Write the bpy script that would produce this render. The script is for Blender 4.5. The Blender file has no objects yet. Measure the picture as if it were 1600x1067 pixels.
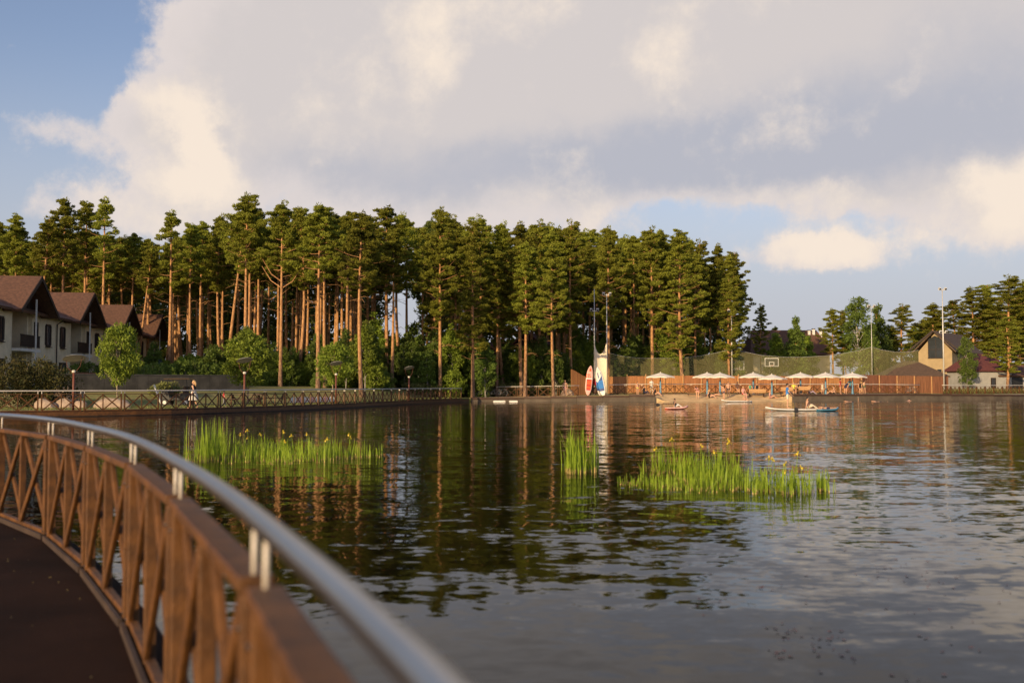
import bpy, bmesh, math, random
import numpy as np
from mathutils import Vector, Matrix
R = math.radians
scn = bpy.context.scene
COL = scn.collection
random.seed(7)

# ------------------------------------------------------------------ camera
CZ = 1.75
FPX = 1556.0
HOR = 602.0
TH = math.atan((HOR - 533.5) / FPX)
cam = bpy.data.cameras.new('camera')
cam.sensor_width = 36.0
cam.lens = 36.0 * FPX / 1600.0
cam.clip_start = 0.05
cam.clip_end = 6000
cam.dof.use_dof = True
cam.dof.focus_distance = 70
cam.dof.aperture_fstop = 1.6
camo = bpy.data.objects.new('camera', cam)
COL.objects.link(camo)
camo.location = (0, 0, CZ)
camo.rotation_euler = (R(90) + TH, 0, 0)
scn.camera = camo

# ------------------------------------------------------------------ sun, exposure
SUN_EL, SUN_AZ = 14.0, 213.0          # compass bearing of the sun, clockwise from +Y
sun = bpy.data.lights.new('sun', 'SUN')
sun.energy = 5.0
sun.color = (1.0, 0.74, 0.42)
sun.angle = R(0.6)
suno = bpy.data.objects.new('sun', sun)
COL.objects.link(suno)
sd = Vector((math.sin(R(SUN_AZ)) * math.cos(R(SUN_EL)), math.cos(R(SUN_AZ)) * math.cos(R(SUN_EL)), math.sin(R(SUN_EL))))
suno.rotation_euler = (-sd).to_track_quat('-Z', 'Y').to_euler()
suno.location = (-60, -60, 60)
vs = scn.view_settings
vs.view_transform = 'Standard'
vs.look = 'None'
vs.exposure = 0.0
vs.gamma = 1.0
vs.use_curve_mapping = False

# ------------------------------------------------------------------ world: evening sky with clouds
world = bpy.data.worlds.new('World')
scn.world = world
world.use_nodes = True
NT = world.node_tree
NT.nodes.clear()


class NB:
    """tiny node builder"""
    def __init__(s, nt):
        s.nt = nt

    def new(s, t, **k):
        n = s.nt.nodes.new(t)
        for a, b in k.items():
            setattr(n, a, b)
        return n

    def inp(s, n, i, v):
        if isinstance(v, bpy.types.NodeSocket):
            s.nt.links.new(v, n.inputs[i])
        elif v is not None:
            n.inputs[i].default_value = v

    def m(s, op, a, b=None, c=None, clamp=False):
        n = s.new('ShaderNodeMath', operation=op)
        n.use_clamp = clamp
        s.inp(n, 0, a)
        s.inp(n, 1, b)
        s.inp(n, 2, c)
        return n.outputs[0]

    def v(s, op, a, b=None):
        n = s.new('ShaderNodeVectorMath', operation=op)
        s.inp(n, 0, a)
        s.inp(n, 1, b)
        return n.outputs['Value' if op in ('LENGTH', 'DOT_PRODUCT') else 'Vector']

    def noise(s, vec, scale, detail=4, rough=.5, out='Fac', dim='3D', distortion=0):
        n = s.new('ShaderNodeTexNoise', noise_dimensions=dim)
        s.inp(n, 'Vector', vec)
        n.inputs['Scale'].default_value = scale
        n.inputs['Detail'].default_value = detail
        n.inputs['Roughness'].default_value = rough
        n.inputs['Distortion'].default_value = distortion
        return n.outputs[out]

    def mix(s, f, a, b):
        n = s.new('ShaderNodeMix', data_type='RGBA')
        s.inp(n, 0, f)
        s.inp(n, 6, a)
        s.inp(n, 7, b)
        return n.outputs[2]

    def comb(s, x, y, z):
        n = s.new('ShaderNodeCombineXYZ')
        s.inp(n, 0, x); s.inp(n, 1, y); s.inp(n, 2, z)
        return n.outputs[0]

    def sstep(s, x, a, b):
        n = s.new('ShaderNodeMapRange', interpolation_type='SMOOTHSTEP')
        s.inp(n, 0, x)
        n.inputs[1].default_value = a
        n.inputs[2].default_value = b
        return n.outputs[0]


w = NB(NT)
tc = w.new('ShaderNodeTexCoord')
dirv = w.v('NORMALIZE', tc.outputs['Generated'])
sep = w.new('ShaderNodeSeparateXYZ')
NT.links.new(dirv, sep.inputs[0])
az = w.m('MULTIPLY', w.m('ARCTAN2', sep.outputs[0], sep.outputs[1]), FPX)
el = w.m('MULTIPLY', w.m('ARCSINE', sep.outputs[2]), FPX)
sky = w.new('ShaderNodeTexSky', sky_type='NISHITA')
sky.sun_disc = False
sky.sun_elevation = R(SUN_EL)
sky.sun_rotation = R(SUN_AZ)
sky.air_density = 1.0
sky.dust_density = 1.5
# wobble the cloud coordinates so that outlines billow
uv = w.comb(w.m('DIVIDE', az, 1000.0), w.m('DIVIDE', el, 520.0), 0.0)
wob = w.noise(dirv, 8.0, 8, .62, 'Color')
wobv = w.v('MULTIPLY', w.v('SUBTRACT', wob, (.5, .5, .5)), (230, 150, 0))
uvp = w.v('ADD', w.comb(az, el, 0.0), wobv)


def AZ(px):
    return math.atan((px - 800) / FPX) * FPX


def EL(py):
    return math.atan((HOR - py) / FPX) * FPX


def blob(px, py, sx, sy):
    d = w.v('MULTIPLY', w.v('SUBTRACT', uvp, (AZ(px), EL(py), 0)), (1 / sx, 1 / sy, 0))
    return w.m('EXPONENT', w.m('MULTIPLY', w.v('DOT_PRODUCT', d, d), -1.0))


def blobs(lst):
    acc = None
    for px, py, sx, sy, a in lst:
        b = w.m('MULTIPLY', blob(px, py, sx, sy), a)
        acc = b if acc is None else w.m('ADD', acc, b)
    return acc


cover = blobs([(430, 60, 230, 130, .9), (800, 70, 420, 210, 1.1), (1250, 60, 420, 200, 1.1), (1650, 120, 260, 170, 1.0),
               (560, 220, 240, 90, .8), (950, 240, 360, 75, .85), (1420, 220, 300, 80, .9),
               (260, 200, 70, 50, .75), (60, 238, 120, 32, .5), (285, 300, 90, 48, .75), (120, 335, 150, 30, .45),
               (1285, 415, 95, 30, .85), (1565, 350, 90, 62, .95), (1330, 318, 100, 26, .65), (700, 350, 260, 40, .35),
               (115, 40, 40, 35, .45), (45, 112, 40, 14, .5), (120, 20, 190, 120, -.45), (70, 150, 130, 60, -.35), (1040, 330, 200, 32, -.35),
               (1530, 5, 25, 12, -.9)])
big = w.noise(dirv, 2.6, 3, .5)
fine = w.noise(dirv, 10.0, 10, .64)
base = w.m('MULTIPLY', w.m('SUBTRACT', big, .42), 1.1)      # drifting cover everywhere
front = w.sstep(sep.outputs[1], .35, .75)
dens = w.m('ADD', w.m('MULTIPLY', base, w.m('SUBTRACT', 1.25, front)), cover)
dens = w.m('ADD', dens, w.m('MULTIPLY', w.m('SUBTRACT', fine, .5), 1.5))
mask = w.sstep(dens, .26, .66)
thick = w.sstep(dens, .62, 1.35)
litb = blobs([(300, 190, 55, 50, .9), (335, 240, 38, 40, .9), (270, 290, 90, 34, .6), (210, 165, 60, 25, .5), (190, 75, 60, 60, .35), (1060, 120, 80, 60, .4), (1200, 160, 70, 26, .35),
              (770, 25, 110, 90, .3), (1290, 405, 100, 34, .95), (1575, 335, 85, 62, .95), (1310, 318, 95, 24, .7), (600, 20, 200, 70, .2),
              (640, 190, 120, 30, .2), (60, 230, 110, 40, .05), (120, 325, 140, 40, .25), (1000, 20, 260, 60, .2)])
darkb = blobs([(950, 262, 420, 50, .9), (1430, 215, 300, 75, .9), (1150, 255, 240, 50, .5), (1560, 120, 150, 100, .45), (560, 275, 170, 45, .4)])
mott = w.noise(dirv, 5.0, 7, .6)
lit = w.m('ADD', w.m('ADD', litb, w.m('MULTIPLY', w.m('SUBTRACT', fine, .5), 1.9)), w.m('MULTIPLY', w.m('SUBTRACT', mott, .47), 1.6))
litf = w.sstep(lit, .08, 1.05)
K = 10.0


def kc(r, g, b):
    return (r * K, g * K, b * K, 1)


ccol = w.mix(thick, kc(.74, .67, .65), kc(.66, .61, .60))
ccol = w.mix(w.sstep(w.m('ADD', darkb, w.m('MULTIPLY', w.m('SUBTRACT', fine, .5), 1.0)), .0, 1.15), ccol, kc(.48, .49, .555))
ccol = w.mix(litf, ccol, kc(.93, .80, .68))
skyc = w.v('MULTIPLY', sky.outputs[0], (1.65, 1.5, 1.65))
hz = w.sstep(w.m('ABSOLUTE', el), 520, 60)
skyc = w.mix(w.m('MULTIPLY', hz, .9), skyc, kc(.49, .505, .58))
final = w.mix(mask, skyc, ccol)
bg = w.new('ShaderNodeBackground')
bg.inputs[1].default_value = 0.1
NT.links.new(final, bg.inputs[0])
wo = w.new('ShaderNodeOutputWorld')
NT.links.new(bg.outputs[0], wo.inputs[0])

# ------------------------------------------------------------------ pixel helpers (direction only; depth from what a thing stands on)


def pt(px, py, Y):
    c, s = math.cos(TH), math.sin(TH)
    v = 533.5 - py
    rx, ry, rz = px - 800.0, FPX * c - v * s, FPX * s + v * c
    t = Y / ry
    return Vector((rx * t, Y, CZ + rz * t))


def gx(px, Y):
    return pt(px, HOR, Y).x


def zy(py, Y):
    return pt(800, py, Y).z


def lerp(a, b, t):
    return a + (b - a) * t


def interp(x, pts):
    if x <= pts[0][0]:
        return pts[0][1]
    for (a, b), (c, d) in zip(pts, pts[1:]):
        if x <= c:
            return lerp(b, d, (x - a) / (c - a))
    return pts[-1][1]


def sst(a, b, x):
    t = max(0, min(1, (x - a) / (b - a)))
    return t * t * (3 - 2 * t)


# ------------------------------------------------------------------ materials
MATS = {}


def mat(name, col, rough=.7, var=.25, scale=3.0, bump=0.0, bscale=None, metal=0.0, col2=None, spec=None, stretch=(1, 1, 1), objvar=0.0, trans=0.0, wear=0.0):
    m = bpy.data.materials.new(name)
    m.use_nodes = True
    n = NB(m.node_tree)
    bs = m.node_tree.nodes['Principled BSDF']
    t = n.new('ShaderNodeTexCoord')
    vec = n.v('MULTIPLY', t.outputs['Object'], stretch)
    f = n.noise(vec, scale, 5, .6)
    f = n.sstep(f, .3, .7)
    c2 = col2 if col2 else tuple(c * (1 - var) for c in col)
    c1 = col if col2 else tuple(min(1, c * (1 + var)) for c in col)
    out = n.mix(f, (*c2, 1), (*c1, 1))
    if wear:
        g = n.sstep(n.noise(t.outputs['Object'], scale * .23, 6, .7), .55, .75)
        out = n.mix(n.m('MULTIPLY', g, wear), out, (*[c * .45 for c in col], 1))
    if objvar:
        oi = n.new('ShaderNodeObjectInfo')
        hsv = n.new('ShaderNodeHueSaturation')
        n.inp(hsv, 'Color', out)
        n.inp(hsv, 'Value', n.m('ADD', n.m('MULTIPLY', oi.outputs['Random'], objvar * 2), 1 - objvar))
        n.inp(hsv, 'Hue', n.m('ADD', n.m('MULTIPLY', oi.outputs['Random'], objvar * .08), .5 - objvar * .04))
        out = hsv.outputs[0]
    n.inp(bs, 'Base Color', out)
    bs.inputs['Roughness'].default_value = rough
    bs.inputs['Metallic'].default_value = metal
    if spec is not None:
        bs.inputs['Specular IOR Level'].default_value = spec
    if bump:
        b = n.new('ShaderNodeBump')
        b.inputs['Strength'].default_value = bump
        b.inputs['Distance'].default_value = .02
        n.inp(b, 'Height', n.noise(vec, bscale or scale * 4, 5, .6))
        n.inp(bs, 'Normal', b.outputs[0])
    if trans:
        tr = n.new('ShaderNodeBsdfTranslucent')
        n.inp(tr, 0, out)
        mx = n.new('ShaderNodeMixShader')
        mx.inputs[0].default_value = trans
        m.node_tree.links.new(bs.outputs[0], mx.inputs[1])
        m.node_tree.links.new(tr.outputs[0], mx.inputs[2])
        m.node_tree.links.new(mx.outputs[0], m.node_tree.nodes['Material Output'].inputs[0])
    MATS[name] = m
    return m


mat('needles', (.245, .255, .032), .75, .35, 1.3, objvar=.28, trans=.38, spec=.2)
mat('needles_shaded', (.105, .125, .026), .75, .35, 1.3, objvar=.2, trans=.2, spec=.2)  # same needles darkened: shade deep in the grove put into the colour
mat('leaves', (.20, .26, .03), .65, .35, 2.0, objvar=.2, trans=.3, spec=.25)
mat('leaves_birch', (.125, .18, .03), .65, .35, 2.0, objvar=.2, trans=.28, spec=.25)
mat('leaves_pale', (.22, .23, .075), .7, .3, 3.0, objvar=.15, trans=.25, spec=.2)
mat('leaves_dull', (.05, .06, .018), .7, .4, 3.0, objvar=.15, trans=.2, spec=.2, col2=(.09, .07, .02))
mat('leaves_blue', (.05, .075, .065), .7, .3, 3.0, spec=.2)
mat('reed', (.32, .44, .03), .55, .35, 6.0, trans=.35, col2=(.22, .32, .025), spec=.3)
mat('reed_base', (.40, .30, .10), .7, .3, 5.0)
mat('petal', (.75, .56, .04), .5, .15, 8, trans=.2)
mat('red_leaf', (.10, .035, .025), .5, .4, 9)
mat('birch_bark', (.55, .50, .42), .8, .2, 3, col2=(.10, .09, .08), stretch=(1, 1, 2.5))
mat('young_bark', (.28, .22, .14), .85, .25, 6)
mat('wood_rail', (.112, .044, .008), .6, .38, 7, bump=.25, bscale=45, wear=.5)
mat('deck_board', (.022, .0095, .005), .9, .35, 1.2, bump=.3, bscale=60, wear=.3, spec=.1)
mat('deck_edge', (.055, .033, .021), .7, .3, 3, bump=.3, bscale=30)
mat('steel', (.50, .465, .42), .3, .06, 3, metal=1.0, bump=.03, bscale=80)
mat('steel_pole', (.62, .60, .56), .45, .1, 1.5, metal=.35)
mat('rail_lit_steel', (.62, .56, .48), .4, .08, 3)  # steel handrails and pins, their sunlit brightness put into a pale colour
mat('concrete', (.115, .09, .066), .9, .25, .8, bump=.4, bscale=9, wear=.4)
mat('concrete_dark', (.10, .095, .085), .9, .3, .8, bump=.4, bscale=9, wear=.4)
mat('paving', (.52, .39, .24), .9, .2, .6, bump=.2, bscale=12)
mat('sand', (.68, .47, .24), .95, .2, .9, bump=.5, bscale=6)
mat('boulder', (.36, .27, .20), .9, .3, 1.2, bump=.6, bscale=7)
mat('stone', (.07, .064, .055), .9, .35, 1.3, bump=.5, bscale=8)
mat('roof_tile', (.125, .060, .034), .75, .3, 5, bump=.4, bscale=20, wear=.3)
mat('roof_red', (.13, .04, .035), .7, .25, 5, bump=.4, bscale=20)  # red darkened: tree shade over the annex roof is in the colour
mat('dark_wood', (.028, .015, .010), .7, .3, 4, stretch=(1, 1, .2))
mat('plaster_sand', (.36, .27, .15), .9, .1, 1.2, bump=.15, bscale=25, wear=.15)
mat('roof_brown', (.10, .062, .038), .8, .3, 5, bump=.4, bscale=20)
mat('plaster', (.74, .62, .42), .9, .1, 1.2, bump=.15, bscale=25, wear=.12)
mat('plaster_white_shaded', (.34, .33, .31), .9, .1, 1.2, bump=.15, bscale=25, wear=.12)  # white plaster greyed down, with the trees' shade painted into its colour
mat('white_paint', (.72, .70, .65), .5, .06, 4)
mat('glass', (.035, .04, .045), .06, .1, 1, spec=.6)
mat('fence_wood', (.39, .165, .06), .75, .35, 1.3, stretch=(6, 6, .4), bump=.2, bscale=30, objvar=.18)
mat('fence_brown', (.21, .085, .04), .75, .35, 1.3, stretch=(6, 6, .4), bump=.2, bscale=30, objvar=.15)
mat('canvas', (.80, .74, .64), .8, .05, 2)
mat('sail', (.76, .66, .50), .8, .08, .6)
mat('pole_blue', (.10, .25, .38), .5, .15, 3)
mat('black', (.012, .012, .013), .5, .2, 3)
mat('rubber', (.02, .02, .02), .7, .2, 3)
mat('bench_wood', (.48, .27, .11), .65, .25, 2, stretch=(1, 6, 6))
mat('bench_dark', (.07, .035, .02), .65, .25, 2, stretch=(1, 6, 6))
mat('lamp_red', (.15, .045, .025), .6, .2, 2)
mat('lamp_disc', (.72, .68, .56), .5, .12, 2)
mat('board_white', (.78, .75, .68), .35, .04, 2)
mat('board_red', (.75, .12, .04), .4, .12, 2)
mat('board_pink', (.75, .42, .36), .4, .1, 2)
mat('board_navy', (.03, .07, .22), .4, .15, 2)
mat('board_blue', (.06, .20, .30), .4, .12, 2)
mat('skin', (.58, .33, .21), .6, .08, 4)
mat('skin_tan', (.46, .24, .14), .6, .08, 4)
mat('hair_dark', (.03, .018, .012), .6, .2, 20)
mat('hair_blond', (.48, .30, .13), .6, .2, 20)
for nm, c in dict(c_black=(.012, .012, .014), c_white=(.75, .72, .66), c_pink=(.72, .36, .33), c_red=(.45, .03, .03), c_blue=(.04, .19, .52), c_cream=(.66, .58, .42), c_navy=(.025, .03, .08), c_yellow=(.75, .68, .10), c_green=(.10, .32, .18), c_grey=(.22, .22, .21), c_lilac=(.40, .30, .40), c_teal=(.10, .36, .45), c_olive=(.13, .14, .07)).items():
    mat(nm, c, .8, .12, 6)


def bark_mat():
    m = bpy.data.materials.new('pine_bark')
    m.use_nodes = True
    n = NB(m.node_tree)
    bs = m.node_tree.nodes['Principled BSDF']
    t = n.new('ShaderNodeTexCoord')
    sp = n.new('ShaderNodeSeparateXYZ')
    n.inp(sp, 0, t.outputs['Object'])
    plates = n.noise(n.v('MULTIPLY', t.outputs['Object'], (1, 1, .3)), 7, 5, .65)
    up = n.sstep(n.m('ADD', sp.outputs[2], n.m('MULTIPLY', plates, 3.0)), 2.5, 9.5)     # flaky orange bark higher up the stem
    low = n.mix(n.sstep(plates, .35, .65), (.10, .055, .035, 1), (.30, .18, .105, 1))
    high = n.mix(n.sstep(plates, .35, .65), (.30, .14, .05, 1), (.55, .30, .13, 1))
    n.inp(bs, 'Base Color', n.mix(up, low, high))
    bs.inputs['Roughness'].default_value = .9
    b = n.new('ShaderNodeBump')
    b.inputs['Strength'].default_value = .5
    b.inputs['Distance'].default_value = .03
    n.inp(b, 'Height', plates)
    n.inp(bs, 'Normal', b.outputs[0])
    MATS['pine_bark'] = m


bark_mat()


def ground_mat():
    m = bpy.data.materials.new('lawn')
    m.use_nodes = True
    n = NB(m.node_tree)
    bs = m.node_tree.nodes['Principled BSDF']
    t = n.new('ShaderNodeTexCoord')
    a = n.noise(t.outputs['Object'], .22, 5, .6)
    b_ = n.noise(t.outputs['Object'], 5.0, 5, .7)
    c = n.mix(n.sstep(a, .38, .62), (.19, .20, .045, 1), (.34, .28, .09, 1))
    c = n.mix(n.m('MULTIPLY', n.sstep(b_, .4, .7), .5), c, (.10, .115, .025, 1))
    n.inp(bs, 'Base Color', c)
    bs.inputs['Roughness'].default_value = .95
    bp = n.new('ShaderNodeBump')
    bp.inputs['Strength'].default_value = .8
    bp.inputs['Distance'].default_value = .06
    n.inp(bp, 'Height', n.noise(t.outputs['Object'], 9, 4, .7))
    n.inp(bs, 'Normal', bp.outputs[0])
    MATS['lawn'] = m


ground_mat()


def water_mat():
    m = bpy.data.materials.new('lake_water')
    m.use_nodes = True
    n = NB(m.node_tree)
    bs = m.node_tree.nodes['Principled BSDF']
    t = n.new('ShaderNodeTexCoord')
    P = t.outputs['Object']
    sl = None
    for sc, st, det, amp in ((.6, (.5, 1, 1), 2, (.012, .036)), (2.0, (.55, 1, 1), 4, (.026, .072)), (8.0, (.55, 1, 1), 4, (.032, .078))):
        c = n.noise(n.v('MULTIPLY', P, st), sc, det, .55, 'Color', distortion=.4)
        d = n.v('MULTIPLY', n.v('SUBTRACT', c, (.5, .5, .5)), (amp[0] * 2.6, amp[1] * 2.6, 0))
        sl = d if sl is None else n.v('ADD', sl, d)
    patch = n.m('ADD', n.m('MULTIPLY', n.sstep(n.noise(n.v('MULTIPLY', P, (.5, 1, 1)), .06, 3, .5), .38, .62), .75), .45)   # gusts
    n2 = n.new('ShaderNodeVectorMath', operation='SCALE')
    n.inp(n2, 0, sl)
    n.inp(n2, 3, patch)
    nv = n.v('NORMALIZE', n.v('ADD', n2.outputs[0], (0, 0, 1)))
    n.inp(bs, 'Normal', nv)
    bs.inputs['Base Color'].default_value = (.006, .005, .0025, 1)
    bs.inputs['Roughness'].default_value = .03
    bs.inputs['IOR'].default_value = 1.2
    MATS['lake_water'] = m


water_mat()


def net_mat():
    m = bpy.data.materials.new('netting')
    m.use_nodes = True
    n = NB(m.node_tree)
    bs = m.node_tree.nodes['Principled BSDF']
    t = n.new('ShaderNodeTexCoord')
    f = n.noise(t.outputs['Object'], .5, 4, .6)
    n.inp(bs, 'Base Color', n.mix(f, (.30, .28, .11, 1), (.40, .36, .17, 1)))
    bs.inputs['Roughness'].default_value = .9
    n.inp(bs, 'Alpha', n.m('ADD', n.m('MULTIPLY', f, .2), .20))
    MATS['netting'] = m


net_mat()

# ------------------------------------------------------------------ mesh builder


class MB:
    def __init__(s):
        s.v, s.f, s.mi = [], [], []

    def add(s, vs, fs, mi=0):
        o = len(s.v)
        s.v += [tuple(p) for p in vs]
        s.f += [tuple(i + o for i in f) for f in fs]
        s.mi += [mi] * len(fs)
        return s

    def box(s, c, size, rot=None, mi=0):
        hx, hy, hz_ = size[0] / 2, size[1] / 2, size[2] / 2
        vs = [Vector((x, y, z)) for x in (-hx, hx) for y in (-hy, hy) for z in (-hz_, hz_)]
        if rot is not None:
            vs = [rot @ p for p in vs]
        c = Vector(c)
        return s.add([p + c for p in vs], [(0, 1, 3, 2), (4, 6, 7, 5), (0, 4, 5, 1), (2, 3, 7, 6), (0, 2, 6, 4), (1, 5, 7, 3)], mi)

    def bar(s, a, b, wdt, dep, up=(0, 0, 1), mi=0):
        a, b = Vector(a), Vector(b)
        d = (b - a)
        L = d.length
        d.normalize()
        side = d.cross(Vector(up))
        if side.length < 1e-4:
            side = d.cross(Vector((0, 1, 0)))
        side.normalize()
        u = side.cross(d)
        rot = Matrix((d, side, u)).transposed()
        return s.box((a + b) / 2, (L, wdt, dep), rot, mi)

    def tube(s, pts, rad, n=8, cap=True, mi=0):
        pts = [Vector(p) for p in pts]
        rs = rad if isinstance(rad, (list, tuple)) else [rad] * len(pts)
        o = len(s.v)
        ref = None
        for i, p in enumerate(pts):
            d = (pts[min(i + 1, len(pts) - 1)] - pts[max(i - 1, 0)]).normalized()
            if ref is None:
                ref = d.cross(Vector((.1, .3, 1)) if abs(d.z) < .9 else Vector((1, 0, 0))).normalized()
            ref = (ref - d * ref.dot(d)).normalized()
            b = d.cross(ref)
            for k in range(n):
                a = 2 * math.pi * k / n
                s.v.append(tuple(p + (ref * math.cos(a) + b * math.sin(a)) * rs[i]))
        for i in range(len(pts) - 1):
            for k in range(n):
                k2 = (k + 1) % n
                s.f.append((o + i * n + k, o + i * n + k2, o + (i + 1) * n + k2, o + (i + 1) * n + k))
                s.mi.append(mi)
        if cap:
            s.f.append(tuple(o + k for k in reversed(range(n))))
            e = o + (len(pts) - 1) * n
            s.f.append(tuple(e + k for k in range(n)))
            s.mi += [mi, mi]
        return s

    def ell(s, c, r, nu=10, nv=6, mi=0, rot=None):
        vs = []
        for j in range(nv + 1):
            ph = math.pi * j / nv
            for i in range(nu):
                a = 2 * math.pi * i / nu
                q = Vector((r[0] * math.sin(ph) * math.cos(a), r[1] * math.sin(ph) * math.sin(a), r[2] * math.cos(ph)))
                vs.append((rot @ q if rot else q) + Vector(c))
        fs = [(j * nu + i, (j + 1) * nu + i, (j + 1) * nu + (i + 1) % nu, j * nu + (i + 1) % nu) for j in range(nv) for i in range(nu)]
        return s.add(vs, fs, mi)

    def prism(s, poly, a, b, axis=2, mi=0):
        """extrude a 2D polygon between a and b along axis"""
        def p3(p, h):
            return (h, p[0], p[1]) if axis == 0 else (p[0], h, p[1]) if axis == 1 else (p[0], p[1], h)
        n = len(poly)
        vs = [p3(p, a) for p in poly] + [p3(p, b) for p in poly]
        fs = [(i, (i + 1) % n, n + (i + 1) % n, n + i) for i in range(n)] + [tuple(reversed(range(n))), tuple(range(n, 2 * n))]
        return s.add(vs, fs, mi)

    def mesh(s, name, mats, smooth=False):
        me = bpy.data.meshes.new(name)
        me.from_pydata(s.v, [], s.f)
        if isinstance(mats, str):
            mats = [mats]
        for m in mats:
            me.materials.append(MATS[m])
        if len(mats) > 1:
            me.polygons.foreach_set('material_index', s.mi)
        if smooth:
            me.polygons.foreach_set('use_smooth', [True] * len(me.polygons))
        bm = bmesh.new()
        bm.from_mesh(me)
        bmesh.ops.recalc_face_normals(bm, faces=bm.faces)
        bm.to_mesh(me)
        bm.free()
        me.update()
        return me

    def build(s, name, mats, parent=None, smooth=False, loc=None, rz=0):
        return link(name, s.mesh(name, mats, smooth), parent, loc, rz)


def link(name, me, parent=None, loc=None, rz=0):
    o = bpy.data.objects.new(name, me)
    COL.objects.link(o)
    o.parent = parent
    if loc is not None:
        o.location = loc
    o.rotation_euler = (0, 0, rz)
    return o


def tag(o, label, cat, group=None):
    o['label'] = label
    o['category'] = cat
    if group:
        o['group'] = group
    return o


def thing(name, label, cat, loc=(0, 0, 0), rz=0, group=None):
    o = bpy.data.objects.new(name, None)
    COL.objects.link(o)
    o.empty_display_size = .3
    o.location = loc
    o.rotation_euler = (0, 0, rz)
    return tag(o, label, cat, group)


def struct(o):
    o['kind'] = 'structure'
    return o


def dup(root, loc, rz, label, group=None, scale=None):
    r = root.copy()
    COL.objects.link(r)
    r.location = loc
    r.rotation_euler = (0, 0, rz)
    if scale:
        r.scale = scale if isinstance(scale, tuple) else (scale,) * 3
    r['label'] = label
    if group:
        r['group'] = group
    elif 'group' in r:
        del r['group']
    for ch in root.children:
        c = ch.copy()
        COL.objects.link(c)
        c.parent = r
        for g in ch.children:
            d = g.copy()
            COL.objects.link(d)
            d.parent = c
    return r


# ================================================================== THE SETTING
SHORE = [(-400, -400), (-160, -140), (-90, 10), (-60, 38), (-40, 49.5), (-33, 53), (-27, 56.5), (-20.5, 61.5), (-15.6, 72), (-13, 78.5), (-10.5, 90), (-7.6, 101), (-4.6, 107), (0, 108), (20, 108),
         (30, 110), (40, 114), (60, 122), (75, 131), (95, 142), (150, 165), (400, 240)]


def shoreY(X):
    return interp(X, SHORE)


def landz(X):
    return interp(X, [(-15, .33), (-4, .42), (3, .5), (15, .75), (45, .75), (60, .6), (90, .6)])


def gz(X, Y):
    d = Y - shoreY(X)
    zl = landz(X)
    inb = sst(14.5, 17, X) * (1 - sst(29.5, 31.5, X))
    rise = sst(9, 26, d) * interp(X, [(-30, 1.25), (-12, 1.0), (10, .6), (60, .6)]) + max(0, d - 26) * .012
    z = zl + rise
    if d < 0:
        z = -.9
    if inb > 0 and -2 < d < 5:
        zb = lerp(-.3, zl, max(0, min(1, (d + 1.3) / 5.5)))
        z = lerp(z, zb, inb) if d >= 0 else max(z, lerp(-.9, zb, inb))
    return z


cols = sorted(set([-400, -260, -160, -120, -90, -75, -60, -50] + [i * 1.5 for i in range(-30, 60)] + [95, 105, 120, 150, 200, 280, 400] + [p[0] for p in SHORE]))
rows = [-4, -2, -1.2, -.6, -.02, .0, .5, 1.2, 2, 3, 4, 5, 6.5, 8, 10, 12, 14, 16, 18, 20, 23, 26, 32, 40, 55, 80, 120, 200, 400, 900, 2500]


def strip(ds, dz, x0=-1e9, x1=1e9):
    cs = [c for c in cols if x0 <= c <= x1]
    vs = [(x, shoreY(x) + d, gz(x, shoreY(x) + d) + dz) for x in cs for d in ds]
    n = len(ds)
    fs = [(i * n + j, (i + 1) * n + j, (i + 1) * n + j + 1, i * n + j + 1) for i in range(len(cs) - 1) for j in range(n - 1)]
    return MB().add(vs, fs)


struct(strip(rows, 0).build('ground', 'lawn', smooth=False))
struct(strip([.35, .5, 1.2, 2, 3, 4, 4.6], .006, -4.6, 400).build('promenade', 'paving'))
struct(strip([-2, -1.2, -.6, -.02, 0, .5, 1.2, 2, 3, 4, 5, 6.5], .012, 15, 31.5).build('beach', 'sand'))
wm = MB().add([(-900, -500, 0), (900, -500, 0), (900, 260, 0), (-900, 260, 0)], [(0, 1, 2, 3)])
struct(wm.build('water', 'lake_water'))


def quay(x0, x1, step=3.0):
    face, cap = MB(), MB()
    xs = [x0 + (x1 - x0) * i / max(1, round((x1 - x0) / step)) for i in range(max(1, round((x1 - x0) / step)) + 1)]
    for a, b in zip(xs, xs[1:]):
        pa, pb = Vector((a, shoreY(a) - .12, 0)), Vector((b, shoreY(b) - .12, 0))
        za = landz(a)
        d = (pb - pa).normalized() * .01
        face.bar(pa + d + Vector((0, 0, (za - .6) / 2)), pb - d + Vector((0, 0, (za - .6) / 2)), .26, za + .44)
        cap.bar(pa + d * .6 + Vector((0, .1, za - .075)), pb - d * .6 + Vector((0, .1, za - .075)), .62, .18)
    q = struct(face.build('quay_wall', 'concrete'))
    cap.build('edge_beam', 'bench_dark', q)


quay(-4.4, 15.5)
quay(31, 110)

# ------------------------------------------------------------------ railings


def catmull(P, step):
    P = [Vector((*p, 0)) if len(p) == 2 else Vector(p) for p in P]
    P = [P[0] * 2 - P[1]] + P + [P[-1] * 2 - P[-2]]
    dense = []
    for i in range(1, len(P) - 2):
        for k in range(24):
            t = k / 24
            a, b, c, d = P[i - 1], P[i], P[i + 1], P[i + 2]
            dense.append(.5 * ((2 * b) + (c - a) * t + (2 * a - 5 * b + 4 * c - d) * t * t + (3 * b - a - 3 * c + d) * t ** 3))
    dense.append(P[-2])
    out, acc = [dense[0]], 0
    for a, b in zip(dense, dense[1:]):
        L = (b - a).length
        while L > 0 and acc + L >= step:
            a = a + (b - a) * ((step - acc) / L)
            L = (b - a).length
            out.append(a.copy())
            acc = 0
        acc += L
    return out, dense


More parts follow.
